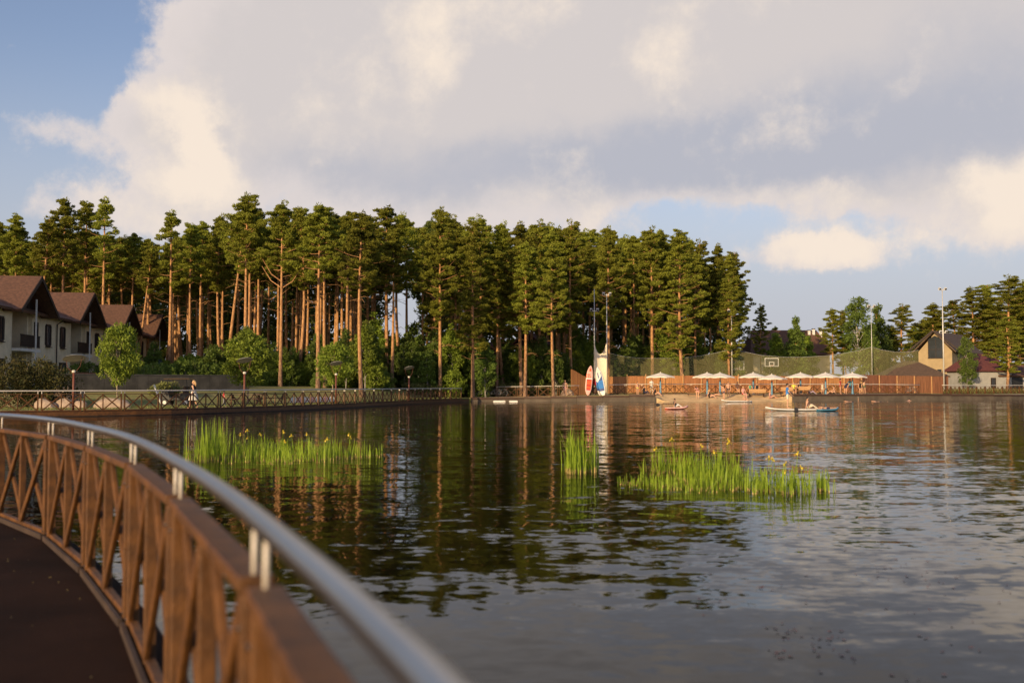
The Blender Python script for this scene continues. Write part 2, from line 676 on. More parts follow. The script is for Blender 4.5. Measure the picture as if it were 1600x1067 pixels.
def panel_bars(L, h=.94):
    """name, start, end, width(across), depth for one panel of length L along +X"""
    g, t = .095, .06
    x0, x1, xm = g, L - g, L / 2
    zb, zt = -.12, h - .04
    bars = [('post', (x0, 0, zb), (x0, 0, h), .07, .07), ('post', (x1, 0, zb), (x1, 0, h), .07, .07),
            ('top_rail', (x0 - .035, 0, h + .021), (x1 + .035, 0, h + .021), .09, .04), ('middle_post', (xm, 0, .03), (xm, 0, h), .05, .06),
            ('bottom_rail', (x0 + .036, 0, .045), (x1 - .036, 0, .045), .05, .06)]
    for a, b in ((x0 + .04, xm - .03), (xm + .03, x1 - .04)):
        bars.append(('brace', (a, -.017, .08), (b, -.017, zt), .03, .065))
        bars.append(('brace', (a, .017, zt), (b, .017, .08), .03, .065))
    pins = [(x0, h), (x1, h)]
    return bars, pins


def far_panel_mesh(L):
    b = MB()
    bars, pins = panel_bars(L)
    for nm, a, c, w_, d_ in bars:
        if 'post' in nm:
            b.box((Vector(a) + Vector(c)) / 2, (w_, d_, c[2] - a[2]))
        else:
            b.bar(a, c, w_, d_)
    for x, h in pins:
        b.tube([(x, 0, h + .03), (x, 0, h + .19)], .018, 6, mi=1)
    return b.mesh('railing_panel', ['wood_rail', 'steel'])


PANEL = far_panel_mesh(2.2)


def far_railing(pts, zf, label, rail_r=.04, rm='rail_lit_steel'):
    o = thing('boardwalk_railing', label, 'railing', (*pts[0][:2], zf(pts[0])))
    base = Vector(o.location)
    hp = []
    for a, b in zip(pts, pts[1:]):
        L = (b - a).length
        p = link('railing_panel', PANEL, o, Vector((a.x, a.y, zf(a))) - base, math.atan2(b.y - a.y, b.x - a.x))
        p.scale = (L / 2.2, 1, 1)
    for a in pts:
        hp.append(Vector((a.x, a.y, zf(a) + 1.14)) - base)
    MB().tube(hp, rail_r, 8).build('handrail', rm, o, True)
    return o


DZ = .30
# near boardwalk: the curved handrail leads from under the camera away to the left
NEAR = [(1.3, -5), (.75, -2), (.42, -.6), (.2, .25), (.02, .8), (-.083, 1.104), (-.1675, 1.33), (-.262, 1.575), (-.402, 1.923), (-.8, 2.885), (-1.346, 4.1), (-2.32, 6.11), (-3.28, 7.78), (-4.39, 9.5), (-5.75, 11.1), (-7.5, 12.3), (-9.8, 13.0), (-12.5, 13.3), (-17, 12.8), (-24, 11)]
npts, ndense = catmull(NEAR, 2.0)
# shift the sampling so that a pair of posts lands where the photo has one (-3.48, 8.2)
best = min(range(len(ndense)), key=lambda i: (ndense[i] - Vector((-3.28, 7.78, 0))).length)
fw, _ = catmull([tuple(p) for p in ndense[best:]][::6], 2.0)
bw, _ = catmull([tuple(p) for p in ndense[:best + 1][::-1]][::6], 2.0)
npts = bw[::-1][:-1] + fw
near = thing('boardwalk_railing', 'brown crossed railing with curved steel handrail in the near left foreground', 'railing', (*npts[0][:2], DZ))
nb = Vector(near.location)
BOLT = MB().tube([(0, 0, 0), (0, .008, 0)], .009, 8).mesh('bolt', 'steel')
for a, b in zip(npts, npts[1:]):
    L = (b - a).length
    ang = math.atan2(b.y - a.y, b.x - a.x)
    rot = Matrix.Rotation(ang, 3, 'Z')
    org = Vector((a.x, a.y, DZ)) - nb
    bars, pins = panel_bars(L, .94)
    for nm, p, q, w_, d_ in bars:
        m = MB()
        if 'post' in nm:
            m.box((Vector(p) + Vector(q)) / 2, (w_, d_, q[2] - p[2]))
        else:
            m.bar(p, q, w_, d_)
        me = m.mesh(nm, 'wood_rail')
        ob = link(nm, me, near, org, ang)
        bv = ob.modifiers.new('bevel', 'BEVEL')
        bv.width = .006
        bv.segments = 2
    for x, h in pins:
        link('support_pin', MB().tube([(x, 0, h + .03), (x, 0, h + .16)], .0075, 12).mesh('support_pin', 'rail_lit_steel', True), near, org, ang)
    mk = MB().bar((.05, .055, .022), (L - .05, .055, .022), .025, .05)
    link('kick_board', mk.mesh('kick_board', 'deck_edge'), near, org, ang)
    for x in (.095, L - .095):
        for z in (.07, .85):
            link('bolt', BOLT, near, org + rot @ Vector((x, .036, z)), ang)
MB().tube([Vector((p.x, p.y, DZ + 1.12)) - nb for p in ndense[::4]], .027, 24).build('handrail', 'steel', near, True)


def offset_line(pts, off):
    out = []
    for i, p in enumerate(pts):
        d = (pts[min(i + 1, len(pts) - 1)] - pts[max(i - 1, 0)]).normalized()
        out.append(p + Vector((-d.y, d.x, 0)) * off)
    return out


def deck(pts, w0, w1, z, name, edge=True):
    a, b = offset_line(pts, w0), offset_line(pts, w1)
    m = MB()
    n = len(pts)
    vs = []
    for p, q in zip(a, b):
        vs += [(p.x, p.y, z), (q.x, q.y, z), (p.x, p.y, z - .10), (q.x, q.y, z - .10)]
    fs = []
    for i in range(n - 1):
        k = 4 * i
        fs += [(k, k + 4, k + 5, k + 1), (k + 2, k + 3, k + 7, k + 6), (k, k + 2, k + 6, k + 4), (k + 1, k + 5, k + 7, k + 3)]
    m.add(vs, fs)
    o = struct(m.build(name, 'deck_board'))
    return o, a, b


bd, ea, eb = deck(ndense[::6], -.14, 4.2, DZ, 'boardwalk')
fm = MB()
for p, q in zip(ea, ea[1:]):
    fm.bar((p.x, p.y, DZ - .16), (q.x, q.y, DZ - .16), .05, .26)
fm.build('fascia', 'wood_rail', bd)
for p in ea[::5]:
    MB().tube([(p.x, p.y, -1.2), (p.x, p.y, DZ - .11)], .1, 8).build('pile', 'concrete_dark', bd)

# far left boardwalk
FARL = [(-70, 30), (-50, 41.5), (-39, 48.2), (-32.8, 51.3), (-26.9, 54.4), (-20.4, 59.5), (-15.9, 68), (-13.2, 76), (-10.8, 87), (-8.0, 98.5), (-4.7, 105.6)]
fpts, fdense = catmull(FARL, 2.2)
far_railing(fpts, lambda p: DZ, 'long brown crossed railing with silver handrail along the far left boardwalk')
fd, fa, fb = deck(fdense[::6], -.14, 3.4, DZ + .002, 'boardwalk')
fm = MB()
for p, q in zip(fa, fa[1:]):
    fm.bar((p.x, p.y, DZ - .13), (q.x, q.y, DZ - .13), .05, .22)
fm.build('fascia', 'wood_rail', fd)
fm = MB()
for p, q in zip(fa, fa[1:]):
    fm.bar((p.x, p.y, DZ - .27), (q.x, q.y, DZ - .27), .09, .035)
fm.build('edge_strip', 'deck_edge', fd)
bl = offset_line(fdense[::6], .9)
fm = MB()
for p, q in zip(bl, bl[1:]):
    fm.bar((p.x, p.y, -.35), (q.x, q.y, -.35), .3, .9)
fm.build('footing', 'concrete_dark', fd)

# railings on the far promenade


def straight(px0, px1, Yf):
    xa, xb = gx(px0, Yf(px0)), gx(px1, Yf(px1))
    n = max(1, round(math.hypot(xb - xa, Yf(px1) - Yf(px0)) / 2.2))
    return [Vector((gx(px0 + (px1 - px0) * i / n, Yf(px0 + (px1 - px0) * i / n)), Yf(px0 + (px1 - px0) * i / n), 0)) for i in range(n + 1)]


FY = lambda px: interp(px, [(770, 112.5), (900, 113), (1000, 115), (1250, 119), (1437, 127), (1600, 140), (1700, 150)])
gzp = lambda p: gz(p.x, p.y)
far_railing(straight(775, 905, FY), gzp, 'brown crossed railing on the far promenade left of the paddleboards')
far_railing(straight(952, 1437, FY), gzp, 'brown crossed railing with pale handrail behind the beach parasols')
far_railing(straight(1472, 1700, FY), gzp, 'pale topped railing on the far right shore before tall grass')

# ================================================================== VEGETATION


def rv(rng):
    v = rng.normal(size=3)
    return v / np.linalg.norm(v)


def tuft_tris(rng, c, r, n, size, upb=.5, flat=.6):
    """n leaf or needle triangles in an ellipsoid round c"""
    d = rng.normal(size=(n, 3))
    d /= np.linalg.norm(d, axis=1)[:, None]
    rad = rng.uniform(.35, 1.0, n)[:, None] ** .6
    off = d * rad * r
    off[:, 2] *= flat
    p = np.array(c) + off
    ax = d * .8 + rng.normal(size=(n, 3)) * .5
    ax[:, 2] += upb
    ax /= np.linalg.norm(ax, axis=1)[:, None]
    sd_ = np.cross(ax, rng.normal(size=(n, 3)))
    sd_ /= np.linalg.norm(sd_, axis=1)[:, None] + 1e-6
    L = rng.uniform(.6, 1.3, n)[:, None] * size
    W = L * rng.uniform(.18, .36, n)[:, None]
    v = np.empty((n, 3, 3))
    v[:, 0] = p - ax * L * .5 + sd_ * W
    v[:, 1] = p - ax * L * .5 - sd_ * W
    v[:, 2] = p + ax * L * .6
    return v.reshape(-1, 3)


def tri_mesh(name, chunks, matn):
    v = np.concatenate(chunks)
    n = len(v) // 3
    me = bpy.data.meshes.new(name)
    me.vertices.add(len(v))
    me.vertices.foreach_set('co', v.ravel())
    me.loops.add(n * 3)
    me.loops.foreach_set('vertex_index', np.arange(n * 3, dtype=np.int32))
    me.polygons.add(n)
    me.polygons.foreach_set('loop_start', np.arange(0, n * 3, 3, dtype=np.int32))
    me.materials.append(MATS[matn])
    me.update()
    return me


def pine(seed, h=25., cs=.5, cr=3.0, nl=44, leafm='needles', lean=0., open_=0., r0=.26, fork=False, size=.25):
    rng = np.random.default_rng(seed)
    tm = MB()
    sway = rng.normal(size=2) * .25
    peak = rng.uniform(.55, .72) if cs < .4 else rng.uniform(.68, .92)
    top = np.array([lean + sway[0], sway[1], h])
    N = 11

    def axis(t):
        return np.array([lean * t ** 1.2 + sway[0] * math.sin(t * 2.6), sway[1] * math.sin(t * 3.1), h * t])
    ts = [i / (N - 1) for i in range(N)]
    tm.tube([axis(t) for t in ts], [r0 * (1.18 if t == 0 else 1) * (1 - .83 * t ** 1.15) for t in ts], 8, False)
    ch = []
    for i in range(nl):
        t = (i + rng.uniform(0, 1)) / nl
        z = cs + (1 - cs) * t ** .95 * .97
        prof = min(1, .55 + 1.5 * t) * (1 - peak * max(0, t - .35) / .65)
        L = cr * prof * rng.uniform(.42, 1.2)
        a = i * 2.4 + rng.uniform(-.6, .6)
        elv = rng.uniform(.0, .5) + .5 * t
        p0 = axis(z)
        dirh = np.array([math.cos(a), math.sin(a), 0])
        pts = []
        for s in (0, .33, .66, 1):
            pts.append(p0 + dirh * L * s * math.cos(elv * .6) + np.array([0, 0, L * (s * math.sin(elv) * .6 + .22 * s * s - .15 * s)]))
        rr = .075 * (1 - .6 * t)
        tm.tube(pts, [rr, rr * .7, rr * .45, rr * .2], 4, False)
        if rng.uniform() < open_:
            continue
        for s in (.42, .68, .88, 1.03):
            if s < .5 and t < .35 and rng.uniform() < .5:
                continue
            k = min(3, s * 3)
            j = int(min(2, k))
            q = pts[j] + (pts[j + 1] - pts[j]) * (k - j) + rng.normal(size=3) * .22
            r = rng.uniform(.36, .74) * (1 - .25 * t)
            ch.append(tuft_tris(rng, q + np.array([0, 0, .1]), r, int(120 * (r / .6) ** 1.7) + 20, size, .5, .5))
    for k in range(5):
        ch.append(tuft_tris(rng, axis(1 - .03 * k) + rng.normal(size=3) * .2, .5 + .05 * k, 55, size, 1.0, 1.1))
    for i in range(int(6 + rng.integers(0, 5))):     # dead and bare limbs below the crown
        z = rng.uniform(max(.22, cs - .25), cs + .05)
        a = rng.uniform(0, 6.28)
        L = rng.uniform(.6, 2.6)
        p0 = axis(z)
        dh = np.array([math.cos(a), math.sin(a), 0])
        tm.tube([p0, p0 + dh * L * .5 + np.array([0, 0, .15 * L]), p0 + dh * L + np.array([0, 0, rng.uniform(-.2, .45) * L])], [.04, .03, .012], 4, False)
    if fork:
        for a in (2.9, .3, 3.6):
            p0 = axis(cs - .12 + rng.uniform(0, .1))
            dh = np.array([math.cos(a), math.sin(a) * .5, 0])
            tm.tube([p0, p0 + dh * 1.4 + np.array([0, 0, 1.0]), p0 + dh * 2.6 + np.array([0, 0, 3.0])], [.09, .07, .04], 5, False)
    return tm.mesh('trunk', 'pine_bark', True), tri_mesh('crown', ch, leafm)


def broad(seed, h, cr, cb, ncl, nleaf, leafm, bark, size=.2, conic=0., r0=.06, stems=1, flat=.8, egg=.85):
    """broadleaf tree or bush; crown spans cb*h..h"""
    rng = np.random.default_rng(seed)
    tm = MB()
    ch = []
    zc, hz2 = h * (1 + cb) / 2, h * (1 - cb) / 2
    for s in range(stems):
        a = rng.uniform(0, 6.28)
        o = np.array([math.cos(a), math.sin(a), 0]) * (.12 * cr if stems > 1 else 0)
        tp = np.array([rng.normal() * .1 * cr, rng.normal() * .1 * cr, h * .9]) + o * 3
        tm.tube([o, o * 1.5 + (tp - o) * .35 + rng.normal(size=3) * .05, o + (tp - o) * .7, tp], [r0, r0 * .8, r0 * .5, r0 * .15], 6, False)
    for i in range(ncl):
        d = rv(rng)
        rad = rng.uniform(.25, 1) ** .45
        zz = d[2] * rad
        t = (zz + 1) / 2
        shrink = (1 - conic * t) * (1 - (1 - egg) * abs(zz))
        c = np.array([d[0] * rad * cr * shrink, d[1] * rad * cr * shrink, zc + zz * hz2])
        r = rng.uniform(.22, .42) * cr * (1 - .45 * conic * t)
        ch.append(tuft_tris(rng, c, r, int(nleaf * rng.uniform(.6, 1.3)), size, .1, flat))
        if i % 3 == 0 and cb > .02:
            b0 = np.array([0, 0, max(cb * h * .8, c[2] - .6 * cr)])
            tm.tube([b0, (b0 + c) / 2 + np.array([0, 0, .05]), c], [r0 * .4, r0 * .3, r0 * .1], 4, False)
    return tm.mesh('trunk', bark, True), tri_mesh('crown', ch, leafm)


def plant(name, cat, meshes, loc, rz, label, group=None, scale=1.0):
    o = thing(name, label, cat, loc, rz, group)
    o.scale = scale if isinstance(scale, tuple) else (scale,) * 3
    link('trunk', meshes[0], o)
    link('crown', meshes[1], o)
    return o


PINES = [pine(11, 25, .60, 3.2, 48), pine(12, 25, .63, 3.5, 46, fork=True), pine(13, 25, .56, 2.9, 46), pine(14, 25, .66, 2.9, 38), pine(15, 25, .60, 3.4, 46),
         pine(16, 25, .63, 2.6, 36), pine(17, 25, .43, 3.5, 60), pine(18, 25, .38, 3.2, 60), pine(19, 25, .58, 2.4, 34, open_=.35), pine(20, 25, .66, 2.8, 30, lean=2.4),
         pine(21, 25, .27, 3.4, 70), pine(22, 25, .62, 2.2, 30, lean=-1.0)]
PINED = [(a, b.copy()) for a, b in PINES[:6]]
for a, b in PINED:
    b.materials[0] = MATS['needles_shaded']

# trunks that the photograph lets one tell apart: px of foot, depth, py of crown top, prototype, label
FRONT = [
    (18, 118, 338, 6, 'dark pine above the leftmost roof at the picture edge'),
    (52, 110, 345, 9, 'leaning bare pine stem rising behind the first brown roof ridge'),
    (78, 122, 352, 5, 'thin pine between the leaning stem and the tall pair over the houses'),
    (97, 112, 316, 0, 'thick sunlit pine rising over the second roof ridge'),
    (110, 124, 372, 3, 'thinner pine just right of the thick pine over the second roof'),
    (132, 116, 318, 5, 'slim pine with high narrow crown over the second gable'),
    (160, 112, 314, 8, 'tall pine with sparse see-through crown over the third roof'),
    (177, 126, 372, 11, 'pale thin stem standing right of the sparse crowned pine'),
    (205, 122, 368, 3, 'pine stem over the third gable of the row houses'),
    (213, 114, 385, 9, 'slanting orange pine stem over the fourth roof'),
    (242, 126, 385, 11, 'short crowned pine over the ridge of the last house'),
    (264, 108, 334, 8, 'pine with small pointed open crown just right of the last house'),
    (297, 112, 352, 5, 'slender pine behind the golf cart'),
    (314, 118, 350, 3, 'slim twin-looking pine right above the woman in the white skirt'),
    (345, 116, 340, 2, 'pine left of the leaning pair above the red-clad child'),
    (353, 110, 325, 9, 'leaning pine crossing its neighbour above the red-clad child'),
    (383, 104, 308, 0, 'tallest pine with double pointed crown behind the first round maple'),
    (388, 108, 318, 4, 'second stem of the tight trio behind the first round maple'),
    (402, 112, 345, 3, 'thin pine right beside the tight trio of stems'),
    (438, 98, 322, 1, 'pine with wide forked bare limbs left of centre grove'),
    (465, 106, 330, 2, 'straight dark crowned pine right of the forked limbed pine'),
    (497, 96, 322, 4, 'stout double-stem pine with bare side limbs before the second maple'),
    (508, 99, 328, 3, 'second stem leaning on the stout pine before the second maple'),
    (543, 104, 335, 3, 'pine stem just right of the second maple'),
    (565, 92, 336, 0, 'front pine whose pale foot meets the left railing'),
    (605, 110, 326, 4, 'pine with broad crown left of the bright sky gap'),
    (628, 116, 338, 2, 'pine standing in the bright sky gap between trunks'),
    (636, 122, 345, 3, 'dark thin pine right side of the sky gap'),
    (688, 108, 329, 6, 'massive pine with twin tipped crown above the pull-up bars'),
    (710, 116, 365, 3, 'smaller pine right beside the massive twin tipped pine'),
    (747, 117, 343, 2, 'pine with pointed crown standing above the parked bicycles'),
    (788, 118, 352, 5, 'thin pine between the bicycles and the round maple on far shore'),
    (815, 114, 352, 0, 'orange pine directly behind the far shore maple'),
    (845, 122, 350, 2, 'pine right of the far shore maple'),
    (893, 121, 350, 7, 'twin orange pine stems beside the curved board fence'),
    (951, 122, 358, 4, 'pine directly right of the beige sail tower'),
    (1020, 126, 360, 7, 'straight pine behind the lone left parasol'),
    (1067, 124, 362, 10, 'thick pine foot behind fence between the first and second parasols'),
    (1095, 140, 380, 7, 'pine left of the middle floodlight mast'),
    (1125, 142, 385, 6, 'pine immediately left of the first basketball hoop'),
    (1150, 138, 395, 10, 'outermost right pine of the big grove with drooping edge'),
]
TREE_XY = []


def put_pine(px, Y, top, k, label, group=None, lst=PINES, rz=None):
    X = gx(px, Y)
    z0 = gz(X, Y) - .05
    hh = zy(top, Y) - z0
    s = hh / 25.0
    wob_ = random.uniform(1.0, 1.25)
    wx = 1.6 if px > 1400 else 1.25 if px > 1295 else 1.0
    TREE_XY.append((X, Y))
    return plant('pine_tree', 'tree', lst[k], (X, Y, z0), random.uniform(-.5, .5) if k in (1, 8, 9, 11) else random.uniform(0, 6.28), label, group, (wob_ * min(s, 1.15) * wx, wob_ * min(s, 1.15) * wx, s))


for px, Y, top, k, lb in FRONT:
    k = {0: 6, 2: 7, 4: 6, 3: 0, 5: 2}.get(k, k) if px > 640 else k
    put_pine(px, Y, top, k, lb, 'pines along the front of the grove')

SKYL = [(-60, 350), (0, 348), (60, 362), (110, 350), (190, 372), (240, 370), (300, 352), (350, 330), (420, 325), (500, 330), (560, 345), (610, 335), (660, 348), (700, 340), (745, 355), (800, 352), (860, 350), (950, 360), (1020, 362), (1080, 372), (1130, 392), (1165, 415)]
n_in = 0
tries = 0
while n_in < 215 and tries < 9000:
    tries += 1
    px = random.uniform(-50, 1158)
    Y = random.uniform(106 if px > 280 else 118, 175)
    if px > 900:
        Y = random.uniform(128, 185)
    if 588 < px < 655 and Y > 112 and random.random() < .88:
        continue
    X = gx(px, Y)
    if any((X - a) ** 2 + (Y - b) ** 2 < 5.5 for a, b in TREE_XY):
        continue
    top = interp(px, SKYL) + random.uniform(0, 42)
    back = Y > 138
    where = [w_ for a_, w_ in ((60, 'above the first row house roof'), (140, 'above the second row house roof'), (215, 'above the third row house roof'), (290, 'between the last row house and the golf cart'), (365, 'behind the golf cart and the red-clad child'),
                               (440, 'behind the first round maple'), (530, 'between the forked pine and the smaller maple'), (590, 'right of the smaller maple'), (660, 'around the bright sky gap'), (720, 'behind the pull-up bars'), (790, 'behind the parked bicycles'),
                               (870, 'behind the far shore maple'), (960, 'behind the paddleboards and sail tower'), (1050, 'behind the lone left parasol'), (9999, 'left of the middle floodlight mast')) if px < a_][0]
    lb, gr = 'pine deep among other trunks ' + where, 'grove pines ' + where
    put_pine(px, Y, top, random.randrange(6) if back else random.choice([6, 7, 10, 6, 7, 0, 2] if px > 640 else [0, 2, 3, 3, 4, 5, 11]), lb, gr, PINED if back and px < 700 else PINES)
    n_in += 1

# right-hand trees
SPR = [broad(41, 9, 2.0, .06, 90, 90, 'leaves_birch', 'pine_bark', .26, .75, .12), broad(42, 10, 2.4, .08, 95, 90, 'leaves_birch', 'birch_bark', .24, .45, .1), broad(43, 8, 2.2, .04, 90, 90, 'leaves', 'pine_bark', .25, .6, .1)]
for px, Y, top, kind, k, lb in [
    (1190, 165, 478, 'p', 7, 'lone round topped pine right beside the edge of the big grove'),
    (1213, 150, 520, 's', 2, 'low green conifer in front of the long brown roof, left one'),
    (1244, 148, 495, 's', 0, 'pointed conifer before the long brown roof, centre one'),
    (1262, 156, 525, 's', 2, 'bushy conifer touching the right side of the pointed conifer'),
    (1302, 160, 484, 'p', 6, 'young pine right of the roof chimneys'),
    (1318, 168, 486, 'p', 10, 'dark pine half hidden behind the tall birch'),
    (1343, 158, 461, 's', 1, 'tall dense birch beside the far thin mast'),
    (1372, 170, 476, 's', 0, 'thin spiky tree right of the tall birch'),
    (1390, 178, 505, 's', 1, 'low rounded tree between the thin spiky tree and lone pine'),
    (1412, 176, 478, 'p', 7, 'lone pine left of the cream gabled house'),
    (1432, 190, 508, 's', 2, 'low tree behind the left eave of the cream gabled house'),
    (1462, 185, 476, 'p', 6, 'first pine behind the cream house left of the tall mast'),
    (1490, 188, 470, 'p', 10, 'pine directly right of the tall right mast behind the house'),
    (1520, 182, 452, 'p', 7, 'pine behind the middle of the cream house roof'),
    (1545, 186, 446, 'p', 10, 'broad pine behind the right end of the house roof'),
    (1580, 180, 434, 'p', 7, 'tallest pine at the right behind the houses'),
    (1605, 184, 440, 'p', 6, 'pine cut by the right picture edge'),
    (1573, 141, 496, 'p', 10, 'pine with orange foot standing in front of the dark garage'),
    (1511, 141, 524, 's', 1, 'narrow birch before the brown roof of the right house')]:
    if kind == 'p':
        put_pine(px, Y, top, k, lb, 'trees on the right shore')
    else:
        X = gx(px, Y)
        z0 = gz(X, Y)
        b_h = (9, 10, 8)[k]
        s = (zy(top, Y) - z0) / b_h
        nm = 'birch_tree' if k == 1 else 'conifer_tree'
        plant(nm, 'tree', SPR[k], (X, Y, z0), random.uniform(0, 6), lb, 'trees on the right shore', (s * (.8 if px == 1511 else 1), s * (.8 if px == 1511 else 1), s))
for i in range(34):
    px = random.uniform(1165, 1640)
    Y = random.uniform(190, 240)
    X = gx(px, Y)
    top = interp(px, [(1165, 512), (1300, 510), (1400, 508), (1440, 500), (1500, 478), (1600, 462)]) + random.uniform(0, 22)
    put_pine(px, Y, top, random.choice([6, 7, 10]), 'distant pine in the tree line behind the right shore roofs', 'distant pines behind the right roofs')

# undergrowth along the foot of the grove
BUSH = [broad(51, 4.5, 1.7, .0, 60, 75, 'leaves_birch', 'birch_bark', .24, .35, .05, 3), broad(52, 3.2, 1.6, .0, 50, 75, 'leaves', 'young_bark', .22, .2, .04, 3),
        broad(53, 6.5, 1.6, .1, 70, 70, 'leaves_birch', 'birch_bark', .24, .55, .06, 1), broad(54, 2.2, 1.5, .0, 45, 75, 'leaves_birch', 'young_bark', .2, .1, .04, 3),
        broad(55, 7.5, 1.8, .15, 75, 70, 'leaves', 'birch_bark', .24, .5, .07, 1)]
bi = 0
for i in range(200):
    px = 228 + (i + random.random()) / 200 * 925
    Y = random.uniform(99, 112) if px < 600 else random.uniform(108, 118) if px < 760 else random.uniform(117, 127) if px < 900 else random.uniform(127, 142)
    X = gx(px, Y)
    k = random.choice([0, 1, 2, 3, 4, 2] if px > 560 else [0, 1, 3, 3, 2])
    s = random.uniform(.75, 1.2) if px > 560 else random.uniform(.6, .95)
    seg = [w_ for a_, w_ in ((300, 'behind the golf cart'), (380, 'left of the first round maple'), (450, 'right of the first round maple'), (530, 'around the smaller maple'), (640, 'behind the long left railing end'), (700, 'behind the pull-up bars'), (770, 'behind the parked bicycles'), (850, 'around the far shore maple'), (930, 'behind the curved board fence'), (1030, 'behind the left end of the netting'), (1120, 'between the lone parasol and the middle mast'), (9999, 'right of the middle mast'))if px < a_][0]
    plant('undergrowth_shrub', 'shrub', BUSH[k], (X, Y, gz(X, Y) - .05), random.uniform(0, 6), 'leafy green undergrowth below the pines ' + seg, 'undergrowth ' + seg, s)

for i in range(13):
    px = 118 + i * 21
    Y = 78.5 + i * .75
    X = gx(px, Y)
    plant('hedge_shrub', 'shrub', BUSH[3], (X, Y, gz(X, Y) - .05), random.uniform(0, 6), 'dark green hedge bush on top of the long grey wall', 'hedge above the grey wall', (.75, .75, random.uniform(.75, 1.05)))

# young maples by the promenade, shrubs and hedge plants
MAP = [broad(61, 4.2, 1.45, .25, 75, 80, 'leaves', 'young_bark', .17, .15, .055, 1, .7), broad(62, 4.0, 1.5, .28, 70, 80, 'leaves', 'young_bark', .17, .3, .05, 1, .7)]


def put(name, cat, meshes, px, Y, h0, top, label, group=None, wide=1.0, base=None):
    X = gx(px, Y)
    z0 = gz(X, Y) if base is None else base
    s = (zy(top, Y) - z0) / h0
    return plant(name, cat, meshes, (X, Y, z0), random.uniform(0, 6), label, group, (s * wide, s * wide, s))


put('maple_tree', 'tree', MAP[1], 184, 64, 4.0, 503, 'young maple with thin crown in front of the row houses', wide=.7)
put('maple_tree', 'tree', MAP[0], 387, 73, 4.2, 513, 'round bright green maple behind the left railing, left of two', wide=1.0)
put('maple_tree', 'tree', MAP[1], 521, 86, 4.0, 534, 'smaller round maple behind the left railing, right of two', wide=.95)
put('maple_tree', 'tree', MAP[0], 819, 117, 4.2, 540, 'round maple on the far promenade left of the paddleboards', wide=.8)
BIG = broad(71, 2.6, 2.0, .0, 70, 90, 'leaves_dull', 'young_bark', .14, .1, .04, 4)
put('large_shrub', 'shrub', BIG, 22, 63, 2.6, 561, 'big dark rounded bush at the left picture edge below the houses', wide=1.0)
put('large_shrub', 'shrub', BIG, 68, 64, 2.6, 562, 'big dark rounded bush right beside the picture edge bush', wide=.9)
SPB = broad(72, 3.2, .95, .02, 60, 90, 'leaves_blue', 'pine_bark', .14, .9, .06, 1)
put('blue_spruce', 'tree', SPB, 249, 88, 3.2, 560, 'small blue spruce at the right end of the row houses')
PALE = [broad(73, 1.3, .95, .0, 40, 80, 'leaves_pale', 'young_bark', .13, .0, .02, 4), broad(74, 1.1, .9, .0, 40, 80, 'leaves_pale', 'young_bark', .13, .2, .02, 4)]
for i, (px, Y, top) in enumerate([(636, 108, 598), (650, 108, 597), (665, 108.5, 597), (682, 109, 599), (697, 113, 599), (722, 115, 598), (748, 116, 597), (764, 116, 597), (780, 116, 595), (800, 117, 597), (838, 118, 596), (866, 119, 597), (884, 119, 595), (256, 74, 596), (268, 75, 598)]):
    put('pale_shrub', 'shrub', PALE[i % 2], px, Y, (1.3, 1.1)[i % 2], top, 'pale yellow-green low shrub in the bed along the far promenade' if px > 300 else ('pale shrub on the grey wall left of the golf cart' if px < 260 else 'pale shrub on the grey wall nearest the golf cart roof'), 'pale shrubs along the promenade' if px > 300 else None, 1.1)

# tall grass: nobody could count it


def grass(name, label, n, fx, hgt, matn):
    rng = np.random.default_rng(5)
    ch = []
    P = np.array([fx(rng) for _ in range(n)])
    hh = rng.uniform(.5, 1.1, n)[:, None] * hgt
    a = rng.uniform(0, 6.28, n)
    sd_ = np.stack([np.cos(a), np.sin(a), 0 * a], 1) * .03
    tip = np.concatenate([rng.normal(size=(n, 2)) * .12, hh], 1)
    v = np.empty((n, 3, 3))
    v[:, 0] = P - sd_
    v[:, 1] = P + sd_
    v[:, 2] = P + tip
    o = link(name, tri_mesh(name, [v.reshape(-1, 3)], matn))
    o['kind'] = 'stuff'
    tag(o, label, 'grass')


def gfun(px0, px1, d0, d1):
    def f(rng):
        px = rng.uniform(px0, px1)
        Y = FY(px) + rng.uniform(d0, d1)
        X = gx(px, Y)
        return (X, Y, gz(X, Y))
    return f


grass('tall_grass', 'tall yellow-green grass behind the right shore railing', 5000, gfun(1474, 1690, .5, 7), .75, 'leaves_pale')


def lawnf(rng):
    px = rng.uniform(-40, 640)
    p = fb[int(rng.integers(0, len(fb)))]
    X = p.x + rng.uniform(-1.5, 1.5)
    Y = shoreY(X) + rng.uniform(1.5, 9)
    return (X, Y, gz(X, Y))


grass('lawn_grass', 'mown grass on the lawn behind the left boardwalk', 9000, lawnf, .13, 'leaves_pale')

# ------------------------------------------------------------------ reeds with yellow irises in the water


